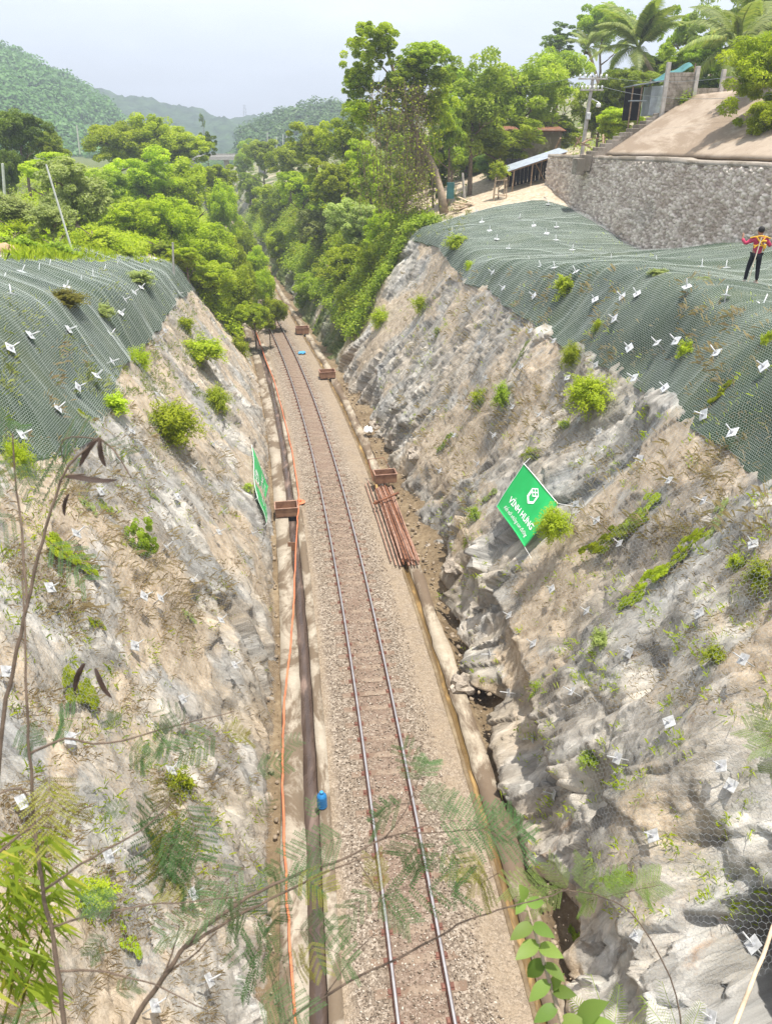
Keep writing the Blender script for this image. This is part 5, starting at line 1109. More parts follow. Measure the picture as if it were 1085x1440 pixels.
# bushes on the rock and nets
def slope_bush(px, py, wpx, hpx, kind, mat, label, group, variant=0):
    p, n = hit(px, py); i, j = bank_ray(BR if px > 480 else BL, px, py); n = Vector((BR if px > 480 else BL)['N'][i, j]); k = mpp(p); rx, rz = wpx * k * .52, hpx * k * .58
    root = empty('slope_bush', p, label, 'bush', group); m = MB(); r = np.random.default_rng(int(px))
    c = n * (rx * (.45 if kind != 'low' else .14) + (.62 if 'lettered banner' in label and 'corner' in label else 0)) + Vector((0, 0, rz * .25))
    for a in range(5): e = c + Vector(r.normal(0, .35, 3)) * rx; m.tube([-n * .25, c * .4, e], [.03 * min(1, rx) + .006, .02 * min(1, rx) + .004, .004], 5)
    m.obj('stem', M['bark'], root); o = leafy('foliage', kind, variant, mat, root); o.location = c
    if kind == 'low': o.rotation_mode = 'QUATERNION'; o.rotation_quaternion = n.to_track_quat('Z', 'Y') @ Matrix.Rotation(R(90) + r.normal(0, .3), 3, 'Z').to_quaternion(); o.scale = (rx * 1.05, rz * 1.15, rx * .3)
    else: o.scale = (rx, rx, rz); o.rotation_euler = (0, 0, r.random() * 6)
    return root
GB = 'bushes growing on the right bank'
for a in [(842, 556, 74, 66, 'bush', 'leaf_lime', 'largest round yellow-green bush on the right rock just under the net', 0), (810, 500, 34, 46, 'bush', 'leaf_bright', 'upright green bush at the net edge above the largest yellow bush', 1), (846, 460, 22, 34, 'small', 'leaf_lime', 'small yellow-green bush poking through the right net, centre', 2), (802, 402, 38, 36, 'small', 'leaf_bright', 'bush growing through the upper right net', 3),
          (970, 494, 28, 40, 'small', 'leaf_lime', 'yellow bush growing through the right net near the frame edge', 0), (812, 752, 54, 66, 'bush', 'leaf_bright', 'green bush covering the corner of the lettered banner', 2), (645, 345, 34, 26, 'small', 'leaf_bright', 'leafy clump on the far lower edge of the right net', 1), (664, 376, 20, 24, 'small', 'leaf_bright', 'small clump below the leafy clump on the far net edge', 3),
          (596, 428, 26, 30, 'small', 'leaf_bright', 'bush high on the far right rock', 0), (541, 448, 32, 40, 'bush', 'leaf_lime', 'lime bush at the far end of the right rock face', 1), (617, 466, 12, 18, 'small', 'leaf_bright', 'tiny green tuft right of the far lime bush', 2), (679, 560, 28, 40, 'small', 'leaf_bright', 'left of two green bushes in the middle of the right rock', 3), (712, 556, 30, 48, 'small', 'leaf_mid', 'right of two green bushes in the middle of the right rock', 1),
          (752, 640, 28, 22, 'small', 'leaf_bright', 'small bush just above the lettered banner', 0), (627, 626, 34, 20, 'low', 'leaf_mid', 'dark low plant in a rock hollow above the pipe stack', 2), (870, 762, 120, 46, 'low', 'leaf_bright', 'long leafy creeper right of the lettered banner', 0), (905, 725, 60, 40, 'low', 'leaf_bright', 'upper end of the creeper below the anchor plates', 1), (905, 835, 80, 44, 'low', 'leaf_bright', 'lower leafy creeper patch, thick end', 2), (960, 785, 90, 36, 'low', 'leaf_bright', 'lower leafy creeper patch, thin upper end', 3),
          (1075, 808, 44, 60, 'small', 'leaf_bright', 'green bush cut by the right frame edge', 1), (1040, 790, 30, 34, 'small', 'leaf_bright', 'small bush beside the frame edge bush', 2), (1013, 922, 36, 34, 'small', 'leaf_bright', 'bush under the square plate near the right edge', 3), (751, 970, 24, 46, 'small', 'leaf_mid', 'narrow green plant hanging on the bulging rock spur', 0), (672, 724, 24, 30, 'small', 'leaf_mid', 'dark bush left of the lettered banner', 1),
          (1082, 482, 22, 60, 'small', 'leaf_bright', 'bush on the net at the right frame edge', 2), (835, 1068, 30, 24, 'small', 'leaf_mid', 'small green plant in the shaded lower rock', 3), (850, 900, 30, 50, 'small', 'leaf_olive', 'faded weeds on the rock under the creeper', 0), (655, 762, 14, 30, 'small', 'leaf_mid', 'thin plant in the crack beside the fallen rocks', 1), (796, 598, 20, 20, 'small', 'leaf_lime', 'small yellow plant beside the largest bush', 2),
          (925, 390, 34, 12, 'small', 'leaf_olive', 'yellowish grass clump on the net near the worker', 1), (985, 398, 26, 10, 'small', 'leaf_olive', 'grass clump on the net left of the worker', 2), (1015, 555, 40, 20, 'low', 'leaf_bright', 'thin weeds through the right net near the frame edge', 3), (870, 1240, 60, 30, 'low', 'leaf_mid', 'weeds on the lowest right rock', 0), (800, 1330, 70, 50, 'low', 'leaf_mid', 'moss and weeds at the foot of the near right rock', 1), (1010, 735, 60, 26, 'low', 'leaf_olive', 'dry creeper above the right plates', 1),
          (690, 700, 30, 20, 'low', 'leaf_olive', 'dull weeds between the trough and the banner', 2), (735, 500, 40, 10, 'low', 'leaf_olive', 'thin weeds along a crack below the far net', 3)]:
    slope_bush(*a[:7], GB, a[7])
GB = 'bushes growing on the left bank'
for a in [(268, 497, 72, 46, 'bush', 'leaf_lime', 'paired lime bushes in the upper middle of the left rock', 0), (188, 507, 38, 46, 'bush', 'leaf_lime', 'upright lime bush on the left net edge', 1), (256, 458, 28, 32, 'small', 'leaf_lime', 'small lime bush above the paired bushes', 2), (291, 430, 28, 30, 'small', 'leaf_lime', 'small lime bush near the far left crest', 3), (332, 488, 26, 40, 'small', 'leaf_lime', 'lime bush low beside the far end of the drain', 0), (297, 565, 42, 54, 'bush', 'leaf_bright', 'green bush between the paired bushes and the drain', 2),
          (226, 602, 88, 88, 'bush', 'leaf_lime', 'largest lime bush on the left rock', 3), (152, 572, 48, 40, 'small', 'leaf_lime', 'yellow-green bush on the lower left net edge', 1), (345, 686, 18, 18, 'small', 'leaf_lime', 'tiny lime plant by the sagging banner', 2), (98, 792, 84, 56, 'low', 'leaf_bright', 'leafy creeper patch on the left rock', 0), (195, 772, 44, 70, 'loose', 'leaf_mid', 'dark upright shrub in the middle of the left rock', 1), (85, 428, 66, 30, 'small', 'leaf_yellow', 'yellowish shrub on the crest of the left net', 1), (112, 982, 60, 80, 'low', 'leaf_bright', 'creeper beside the hanging pods, lower left', 2),
          (265, 386, 30, 24, 'small', 'leaf_lime', 'bush at the top corner of the left net', 3), (190, 398, 46, 26, 'small', 'leaf_olive', 'thin weeds growing through the far part of the left net', 0), (140, 440, 36, 24, 'small', 'leaf_olive', 'thin weeds growing through the middle of the left net', 1), (15, 650, 50, 90, 'bush', 'leaf_bright', 'bush at the left frame edge under the net', 2), (135, 880, 30, 20, 'low', 'leaf_bright', 'small creeper above the black pods', 3), (240, 1110, 50, 90, 'small', 'leaf_bright', 'green bush low on the near left rock', 0),
          (120, 1260, 60, 60, 'small', 'leaf_bright', 'bright weeds on the lowest left rock', 1), (180, 1330, 50, 40, 'low', 'leaf_lime', 'lime weeds at the bottom of the left rock', 2), (122, 715, 34, 30, 'low', 'leaf_olive', 'dull weeds right of the hanging pods', 3), (150, 720, 30, 30, 'low', 'leaf_bright', 'small green weeds below the plate by the pods', 0), (215, 700, 24, 18, 'low', 'leaf_olive', 'faded weeds in the middle of the left rock', 2), (265, 870, 26, 20, 'low', 'leaf_olive', 'faded weeds beside the lower plates', 1), (120, 590, 30, 20, 'low', 'leaf_lime', 'lime weeds through the lower left net', 0)]:
    slope_bush(*a[:7], GB, a[7])
# tufts: dry grass and weeds on the soil, nets and banks (nobody could count them)
def tufts(name, n, region, mat, seed, hmin, hmax, green=False, flop=.5):
    r = np.random.default_rng(seed); V = []; A = []; c = 0; got = 0
    px = r.uniform(region[0], region[2], n * 3); py = r.uniform(region[1], region[3], n * 3); dens = fbm(px * .02, py * .02, 3, seed)
    for a, b, q in zip(px, py, dens):
        if got >= n: break
        if q < r.normal(.05, .15) or (685 < a < 800 and 640 < b < 790) or (340 < a < 385 and 610 < b < 745): continue
        p, nn = hit(a, b)
        if p.z < .3 or p.y > 75: continue
        got += 1; nb = int(r.integers(4, 9)); h = r.uniform(hmin, hmax)
        for k in range(nb):
            d = Vector(r.normal(0, 1, 3)) * flop + nn * .5 + Vector((0, 0, .5 if not green else .8)); d.normalize(); w_ = d.orthogonal().normalized() * h * (.016 if not green else .06); o_ = Vector(r.normal(0, .06, 3)); e = p + o_ + d * h + Vector((0, 0, -.25 * h))
            V += [p + o_ - w_, p + o_ + w_, p + o_ + d * h * .6 + w_ * .8, e - w_ * .2]; A += [r.random()] * 4
    me = np_mesh(name, [tuple(v) for v in V], np.arange(len(V)).reshape(-1, 4)); attr(me, 'rnd', A); return prop(link(name, me, mat), kind='stuff')
tufts('dry_grass', 2200, (0, 600, 400, 1440), M['dry'], 3, .08, .24, flop=.7)
tufts('dry_grass', 1300, (620, 480, 1085, 1000), M['dry'], 4, .07, .2, flop=.7)
tufts('weeds', 900, (0, 400, 380, 1300), M['leaf_bright'], 5, .08, .22, True)
tufts('weeds', 900, (520, 330, 1085, 1300), M['leaf_bright'], 6, .08, .24, True)
tufts('weeds', 700, (0, 380, 290, 560), M['leaf_olive'], 8, .12, .3, True)
tufts('grass', 1800, (0, 290, 290, 372), M['leaf_lime'], 7, .2, .6, True, .45)
tufts('dry_grass', 700, (560, 380, 1085, 760), M['dry'], 14, .2, .45, flop=.6); tufts('dry_grass', 500, (60, 480, 330, 900), M['dry'], 15, .15, .38, flop=.6)
tufts('weeds', 300, (560, 250, 660, 345), M['leaf_olive'], 9, .15, .4, True)

def undergrowth(B, n, d0, d1, s0, s1, mat, seed, skip=None):     # leafy ground cover on the overgrown banks
    r = np.random.default_rng(seed); d = d0 + (d1 - d0) * r.random(n) ** 1.6; s = r.uniform(s0, s1, n); p = sample(B, 'out', d, s); nn = sample(B, 'N', d, s); V = []; Q = []; A = []; k = 0
    for i in range(n):
        m = int(r.uniform(45, 75)); R_ = r.uniform(.45, .95) * (1 + (d[i] - 55) / 120); dd = unit(r.normal(size=(m, 3)) + nn[i] * .6); q = p[i] + nn[i] * R_ * .35 + dd * (R_ * r.uniform(.4, 1, (m, 1))) * [1, 1, .8]
        v, f, a = leaves(q, unit(dd * .5 + [0, 0, .7] + r.normal(size=(m, 3)) * .5), .105 * (1 + (d[i] - 55) / 150) * r.uniform(.7, 1.3, m), np.clip(.5 * r.random() + .45 * r.random(m), 0, 1), r); V.append(v); Q.append(f + k); A.append(a); k += len(v)
    me = np_mesh('undergrowth', np.concatenate(V), np.concatenate(Q)); attr(me, 'rnd', np.concatenate(A)); prop(link('undergrowth', me, M[mat]), kind='stuff')
undergrowth(BL, 2600, 56, 150, 1.25, 2.8, 'leaf_lime', 1); undergrowth(BL, 1500, 46, 130, 2.55, 4.4, 'leaf_bright', 2); undergrowth(BL, 900, 46, 120, 2.6, 4.6, 'leaf_lime', 12)
undergrowth(BL, 420, 24, 46, 3.25, 4.3, 'leaf_lime', 21); undergrowth(BL, 320, 26, 50, 3.3, 4.6, 'leaf_bright', 22)
undergrowth(BR, 1500, 54, 150, 1.25, 2.3, 'leaf_mid', 3); undergrowth(BR, 1100, 56, 150, 1.4, 2.0, 'leaf_bright', 4); undergrowth(BR, 500, 80, 150, 1.9, 3.2, 'leaf_bright', 14); undergrowth(BR, 500, 80, 160, 3, 7, 'leaf_mid', 5); undergrowth(BR, 300, 50, 75, 5.9, 6.95, 'leaf_mid', 6)

# ------------------------------------------------------------------ hills
def hill(name, ridge, d, depth_, mat, seed, rough, label):
    xs = []; zs = []
    for px, py in ridge: p = at(px, py, d); xs.append(p.x); zs.append(p.z)
    X = np.linspace(xs[0], xs[-1], 160); top = np.interp(X, xs, zs); f = np.linspace(0, 1, 50); V = np.zeros((160, 50, 3))
    for j, a in enumerate(f):
        y = d - depth_ * (1 - a) ; s = math.sin(a * math.pi / 2) ** 1.2
        V[:, j] = np.stack([X, np.full(160, y), -6 + (top + 6) * s], 1)
    V[..., 2] += rough * fbm(V[..., 0] / rough / 2.5, V[..., 1] / rough / 2.5, 4, seed) * np.clip(f * 2, 0, 1)[None] + rough * .25 * facets(V[..., 0] / rough / .6, V[..., 1] / rough / .6, seed)[0]
    B_ = V[:, -1].copy(); B_[:, 1] += depth_ * .5; B_[:, 2] = -6; V = np.concatenate([V, B_[:, None]], 1)
    return prop(link(name, np_mesh(name, V.reshape(-1, 3), grid_faces(160, 51), True), mat), label, kind='structure'), X, top
h1, X1, T1 = hill('hill', [(-260, 40), (-60, 50), (0, 80), (40, 96), (75, 112), (130, 140), (165, 172), (200, 202), (260, 226)], 430, 240, M['hill'], 1, 6, 'steep forested hill at the far left')
hill('far_hill', [(-300, 90), (60, 88), (110, 112), (150, 132), (190, 143), (240, 150), (280, 160), (330, 166), (375, 172), (420, 190), (520, 200)], 820, 380, M['hill_far'], 2, 9, 'long hazy ridge across the valley')
hill('far_hill', [(240, 196), (310, 172), (345, 176), (372, 166), (400, 170), (450, 182), (640, 186), (800, 180), (1200, 150)], 1150, 300, M['hill_far'], 3, 10, 'farthest pale ridge')
h3, X3, T3 = hill('hill', [(335, 215), (362, 198), (385, 184), (410, 173), (440, 168), (480, 163), (560, 158), (700, 150), (1000, 130)], 420, 160, M['hill'], 4, 5, 'low hazy wooded hill behind the right thicket')
def forest(name, hl, n, pxr, pyr, leaf, crown_r, seed, label, mat):
    r = np.random.default_rng(seed); V = []; Q = []; A = []; k = 0; got = 0
    for _ in range(n * 4):
        if got >= n: break
        px, py = r.uniform(*pxr), r.uniform(*pyr); rr = ray(px, py).normalized(); ok, p, nn, fi = hl.ray_cast(Vector((0, 0, CAMZ)), rr)
        if not ok: continue
        got += 1; R_ = crown_r * r.uniform(.6, 1.35); m = int(r.uniform(90, 130)); d = unit(r.normal(size=(m, 3)) + [0, -.25, .5]); pos = np.array(p[:]) + [0, 0, R_ * .55] + d * (R_ * r.uniform(.65, 1.05, (m, 1))) * [1, 1, .9]
        v, q, a = leaves(pos, unit(d + [0, 0, .4] + r.normal(size=(m, 3)) * .4), R_ * .15 * r.uniform(.7, 1.3, m), np.clip(.45 * r.random() + .5 * r.random(m), 0, 1), r, .6); V.append(v); Q.append(q + k); A.append(a); k += len(v)
    me = np_mesh(name, np.concatenate(V), np.concatenate(Q)); attr(me, 'rnd', np.concatenate(A)); return prop(link(name, me, M[mat]), label, kind='stuff')
bpy.context.view_layer.update()
forest('forest', h1, 1500, (-20, 270), (60, 240), .5, 4.6, 1, 'wood covering the steep hill at the far left', 'leaf_far')
forest('forest', h3, 420, (340, 480), (160, 225), .5, 4.2, 2, 'wood covering the low hill behind the right thicket', 'leaf_far')
tree(446, 170, 405, 14, 26, 'airy', 'leaf_dark', 'lone tall tree sticking out of the low hazy hill')
tree(285, 170, 250, 10, 22, 'airy', 'leaf_dark', 'thin bare looking tree on the far left slope')
# air: one even volume round everything
hz = bpy.data.meshes.new('haze'); bm = bmesh.new(); bmesh.ops.create_cube(bm, size=1); bmesh.ops.scale(bm, vec=(2600, 1640, 112), verts=bm.verts); bmesh.ops.translate(bm, vec=(0, 760, 48), verts=bm.verts); bm.to_mesh(hz); bm.free()
hm = bpy.data.materials.new('haze'); hm.use_nodes = True; hm.node_tree.nodes.clear(); ho = hm.node_tree.nodes.new('ShaderNodeOutputMaterial'); hv = hm.node_tree.nodes.new('ShaderNodeVolumePrincipled')
hv.inputs['Color'].default_value = (.80, .88, 1.0, 1); hv.inputs['Density'].default_value = .00095; hv.inputs['Anisotropy'].default_value = .2; hm.node_tree.links.new(hv.outputs[0], ho.inputs['Volume'])
prop(link('haze', hz, hm), kind='stuff')
# ------------------------------------------------------------------ the worker
def skin_chain(name, verts, edges, radii, root_i, mat, parent, sub=2):
    me = bpy.data.meshes.new(name); me.from_pydata(verts, edges, []); o = bpy.data.objects.new(name, me); COL.objects.link(o)
    o.modifiers.new('skin', 'SKIN'); 
    if not me.skin_vertices: me.attributes  # layer is made with the modifier in the UI only
    bm = bmesh.new(); bm.from_mesh(me); ly = bm.verts.layers.skin.verify()
    for v, r in zip(bm.verts, radii): v[ly].radius = (r, r) if not isinstance(r, tuple) else r; v[ly].use_root = v.index == root_i
    bm.to_mesh(me); bm.free(); s = o.modifiers.new('sub', 'SUBSURF'); s.levels = sub; s.render_levels = sub
    me.materials.append(mat); bpy.context.view_layer.update()
    m2 = bpy.data.meshes.new_from_object(o.evaluated_get(bpy.context.evaluated_depsgraph_get())); bpy.data.objects.remove(o)
    m2.polygons.foreach_set('use_smooth', np.ones(len(m2.polygons), bool)); return link(name, m2, mat, parent)
M['skin'] = plain('skin', (.36, .20, .13), .6, 0, .1, 5); M['shirt'] = plain('crimson_shirt', (.52, .055, .12), .8, 0, .3, 12, .4, .01); M['trousers'] = plain('black_trousers', (.012, .012, .018), .85, 0, .3, 10)
M['hair'] = plain('black_hair', (.012, .01, .01), .6, 0, .3, 40, .5, .01); M['harness'] = plain('yellow_harness', (.75, .42, .03), .6, 0, .15, 10); M['rope'] = plain('cream_rope', (.70, .60, .46), .85, 0, .2, 30); M['shoe'] = plain('brown_sandal', (.25, .14, .09), .7)
fp, fn, _i, _d = seat(1054, 399, .38, .3)
pr = empty('person', fp, 'worker in crimson shirt and black trousers with yellow harness, standing on the right net', 'person', None, R(-8))
# facing away from the camera (+y), feet apart, elbows out, hands raised in front of the shoulders
H = 1.0
bv = {'pelvis': (0, 0, .90), 'waist': (0, -.01, 1.06), 'chest': (0, 0, 1.24), 'upper': (0, .0, 1.38), 'neck': (0, .01, 1.47), 'head0': (0, .03, 1.54), 'head1': (0, .035, 1.62), 'head2': (0, .02, 1.69),
      'shl': (-.18, 0, 1.38), 'ell': (-.40, .03, 1.22), 'wrl': (-.50, .10, 1.385), 'hal': (-.475, .13, 1.45), 'shr': (.18, 0, 1.38), 'elr': (.37, .03, 1.17), 'wrr': (.30, .24, 1.33), 'har': (.25, .28, 1.38),
      'hil': (-.10, 0, .87), 'knl': (-.155, .05, .48), 'anl': (-.20, -.02, .09), 'tol': (-.22, .15, .04), 'hir': (.10, 0, .87), 'knr': (.15, .05, .48), 'anr': (.17, .0, .10), 'tor': (.19, .16, .04)}
ks = list(bv); ix = {k: i for i, k in enumerate(ks)}
be = [('pelvis', 'waist'), ('waist', 'chest'), ('chest', 'upper'), ('upper', 'neck'), ('neck', 'head0'), ('head0', 'head1'), ('head1', 'head2'), ('upper', 'shl'), ('shl', 'ell'), ('ell', 'wrl'), ('wrl', 'hal'), ('upper', 'shr'), ('shr', 'elr'), ('elr', 'wrr'), ('wrr', 'har'),
      ('pelvis', 'hil'), ('hil', 'knl'), ('knl', 'anl'), ('anl', 'tol'), ('pelvis', 'hir'), ('hir', 'knr'), ('knr', 'anr'), ('anr', 'tor')]
br = {'pelvis': (.145, .105), 'waist': (.13, .095), 'chest': (.155, .105), 'upper': (.13, .09), 'neck': .055, 'head0': (.075, .085), 'head1': (.085, .10), 'head2': (.06, .07), 'shl': .06, 'ell': .042, 'wrl': .03, 'hal': (.035, .02), 'shr': .06, 'elr': .042, 'wrr': .03, 'har': (.035, .02),
      'hil': .085, 'knl': .058, 'anl': .042, 'tol': .04, 'hir': .085, 'knr': .058, 'anr': .042, 'tor': .04}
verts = [bv[k] for k in ks]; rad = [br[k] for k in ks]; edges = [(ix[a], ix[b]) for a, b in be]
for s, hk, wk in ((-1, 'hal', 'wrl'), (1, 'har', 'wrr')):   # five bent fingers rooted in each palm
    h = Vector(bv[hk]); ax = (h - Vector(bv[wk])).normalized(); side = ax.orthogonal().normalized(); up_ = ax.cross(side)
    for f, (o_, L) in enumerate([(-.03, .07), (-.01, .082), (.01, .08), (.028, .062)]):
        a = h + ax * .03 + side * o_; b = a + ax * L * .5 + up_ * .008; c = b + ax * L * .3 + up_ * .03; n = len(verts); verts += [tuple(a), tuple(b), tuple(c)]; rad += [.011, .0095, .008]; edges += [(ix[hk], n), (n, n + 1), (n + 1, n + 2)]
    a = h - side * .035 + up_ * .005; b = a + (ax * .5 - side * .6).normalized() * .035; c = b + ax * .03 + up_ * .012; n = len(verts); verts += [tuple(a), tuple(b), tuple(c)]; rad += [.013, .011, .009]; edges += [(ix[hk], n), (n, n + 1), (n + 1, n + 2)]
n = len(verts); verts += [(0, .13, 1.60), (-.085, .03, 1.60), (.085, .03, 1.60)]; rad += [.014, .02, .02]; edges += [(ix['head1'], n), (ix['head1'], n + 1), (ix['head1'], n + 2)]
skin_chain('body', verts, edges, rad, 0, M['skin'], pr)
def sub(keys, grow, extra=None):
    vv = [bv[k] for k in keys]; rr = []
    for k in keys: q = br[k]; rr.append(tuple(a + grow for a in q) if isinstance(q, tuple) else q + grow)
    ee = [(keys.index(a), keys.index(b)) for a, b in be if a in keys and b in keys]; return vv, ee, rr
vv, ee, rr = sub(['waist', 'chest', 'upper', 'shl', 'ell', 'wrl', 'shr', 'elr', 'wrr', 'pelvis'], .02); vv = list(vv); vv[-1] = (0, 0, .845); rr[-1] = (.158, .128)
skin_chain('shirt', vv, ee, rr, 0, M['shirt'], pr)
vv, ee, rr = sub(['pelvis', 'hil', 'knl', 'anl', 'hir', 'knr', 'anr'], .014); skin_chain('trousers', vv, ee, rr, 0, M['trousers'], pr)
m_ = MB(); bm = bmesh.new(); bmesh.ops.create_icosphere(bm, subdivisions=3, radius=1); vs_ = [Vector((v.co.x * .098, v.co.y * .112 + .01, v.co.z * .105 + 1.655)) + Vector((0, -.03 if v.co.y > .3 and v.co.z < .25 else 0, .035 if v.co.y > .3 and v.co.z < .25 else 0)) for v in bm.verts]; m_.add(vs_, [[v.index for v in f.verts] for f in bm.faces]); bm.free(); m_.obj('hair', M['hair'], pr, True)
for s, k in ((-1, 'tol'), (1, 'tor')):
    x, y, z = bv[k]; m_ = MB(); m_.box((x, y - .06, .025), (.10, .28, .05), bev=.015); m_.obj('sandal', M['shoe'], pr)
m_ = MB()
m_.tube([(-.15, -.115, 1.46), (-.02, -.15, 1.30), (.16, -.13, 1.12), (.17, -.03, 1.02)], .02, 6); m_.tube([(.15, -.115, 1.46), (.02, -.15, 1.30), (-.16, -.13, 1.12)], .02, 6)
m_.tube([(-.19, -.10, 1.20), (0, -.155, 1.19), (.19, -.10, 1.20)], .018, 6); m_.tube([(-.30, -.03, 1.41), (-.15, -.09, 1.455), (0, -.11, 1.48), (.15, -.09, 1.455), (.3, -.03, 1.40)], .022, 6); m_.box((.15, -.15, 1.17), (.09, .05, .14), bev=.02); m_.box((.12, -.15, 1.33), (.12, .04, .06), bev=.015)
m_.obj('harness', M['harness'], pr)
m_ = MB(); m_.tube([(.0, -.15, 1.44), (-.02, -.17, 1.30), (-.06, -.2, 1.0), (-.11, -.24, .6), (-.15, -.26, .25), (-.17, -.27, .06), (-.12, -.3, .02), (-.15, -.33, .06)], .017, 7); m_.lathe([(.03, 0), (.035, .02), (.03, .05)], (-.11, -.24, .55), 8); m_.obj('safety_rope', M['rope'], pr)

# ------------------------------------------------------------------ plants close to the camera
def feather_mesh(seed, L=.17, npair=6, nl=15, curl=.3):       # a twice-divided leaf: stalk, side stalks, many small leaflets
    r = np.random.default_rng(seed); m = MB(); pts = [Vector((L * k / 7, 0, .03 * math.sin(k * .5) - curl * L * (k / 7) ** 2)) for k in range(8)]; m.tube(pts, [.0013 - .0001 * k for k in range(8)], 4, cap=False)
    for i in range(npair):
        f = .22 + .78 * i / (npair - 1); k = min(int(f * 7), 6); p = pts[k].lerp(pts[k + 1], f * 7 - k)
        for s in (-1, 1):
            d = Vector((.5 + .35 * f, s * .85, -.15 + r.normal(0, .1))).normalized(); pl_ = L * .55 * (1 - .35 * abs(f - .5)) * r.uniform(.85, 1.1); e = p + d * pl_ + Vector((0, 0, -.12 * pl_)); m.tube([p, e], [.0007, .0004], 3, cap=False)
            w_ = d.cross(Vector((0, 0, 1))).normalized()
            for q in range(nl):
                g = (q + .6) / nl; c = p.lerp(e, g)
                for t in (-1, 1):
                    dd = (w_ * t + d * .35 + Vector((0, 0, r.normal(-.1, .12)))).normalized(); l_ = .0105 * (1 - .3 * abs(g - .45)) * L / .17 * (15 / nl) ** .6; b_ = d * .0022 * L / .17 * (15 / nl)
                    m.add([c - b_ * .3, c + dd * l_ * .5 - b_, c + dd * l_, c + dd * l_ * .5 + b_], [(0, 1, 2, 3)], 1)
    me = m.mesh('frond'); me.polygons.foreach_get  # keep
    attr(me, 'rnd', np.clip(r.normal(.5, .2, len(me.vertices)), 0, 1)); return me
FM = [feather_mesh(s, .17 + .03 * s, 5 + s % 3) for s in range(4)]
for me in FM: me.materials.append(M['twig']); me.materials.append(M['leaf_feather'])
FY = [me.copy() for me in FM]
for me in FY: me.materials[1] = M['leaf_yellow']
M['leaf_feather_pale'] = leaf_mat('pale_feathery_leaf', (.09, .15, .03), (.24, .33, .08), .45)
FL = [feather_mesh(s + 9, .17 + .03 * s, 9, 22) for s in range(4)]
for me in FL: me.materials.append(M['twig']); me.materials.append(M['leaf_feather_pale'])
def branch(name, label, stems, fronds, cat='branch', pods=(), grp=None):
    b0 = atz(*stems[0][0][0]); root = empty(name, b0, label, cat, grp)
    for st_, r0, r1 in stems:
        pts = [atz(*p) - b0 for p in st_]; sm2 = []
        for i in range(len(pts) - 1):
            p0, p1, p2, p3 = pts[max(i - 1, 0)], pts[i], pts[i + 1], pts[min(i + 2, len(pts) - 1)]
            for f in range(4): t = f / 4; sm2.append(.5 * ((2 * p1) + (p2 - p0) * t + (2 * p0 - 5 * p1 + 4 * p2 - p3) * t * t + (3 * p1 - p0 - 3 * p2 + p3) * t ** 3) + Vector(rng.normal(0, .0012, 3)))
        sm2.append(pts[-1]); m = MB(); n = len(sm2); m.tube(sm2, [r0 + (r1 - r0) * k / (n - 1) for k in range(n)], 7); m.obj('stem', M['twig'], root, True)
    for fr in fronds:
        px, py, z, tx, ty, kind = fr[:6]; a = atz(px, py, z); b = atz(tx, ty, z + (fr[6] if len(fr) > 6 else rng.normal(0, .05))); d = b - a; L = d.length
        lib = {'g': FM, 'y': FY, 'l': FL}[kind]; v = int(rng.integers(4)); o = bpy.data.objects.new('frond', lib[v]); COL.objects.link(o); o.parent = root
        X = d.normalized(); toc = (Vector((0, 0, CAMZ)) - a).normalized(); Z = (toc * .8 + Vector((0, 0, .6)) + Vector(rng.normal(0, .25, 3))); Z = (Z - X * Z.dot(X)).normalized(); Y = Z.cross(X); s = L / (.17 + .03 * v)
        Mx = Matrix((X, Y, Z)).transposed().to_4x4(); o.matrix_local = Matrix.Translation(a - b0) @ Mx @ Matrix.Scale(s, 4)
    for (px, py, z, tx, ty, w_) in pods:
        a, b = atz(px, py, z) - b0, atz(tx, ty, z) - b0; d = b - a; toc = (Vector((0, 0, CAMZ)) - b0).normalized(); sd = d.cross(toc).normalized(); m = MB(); V = []; n = 12
        for k in range(n): f = k / (n - 1); ww = w_ * (math.sin(math.pi * min(1, f * .94 + .05)) ** .5) * (1 + .06 * math.sin(k * 2.2)); c = a + d * f + toc * .004 * math.sin(f * 6) + sd * .006 * math.sin(f * 3); V += [c - sd * ww + toc * .0, c + toc * .002, c + sd * ww, c - toc * .002]
        fs = [(i * 4 + j, i * 4 + (j + 1) % 4, (i + 1) * 4 + (j + 1) % 4, (i + 1) * 4 + j) for i in range(n - 1) for j in range(4)]; m.add(V, fs); m.obj('seed_pod', M['pod'], root)
    return root
GF = 'feathery saplings close to the viewer'
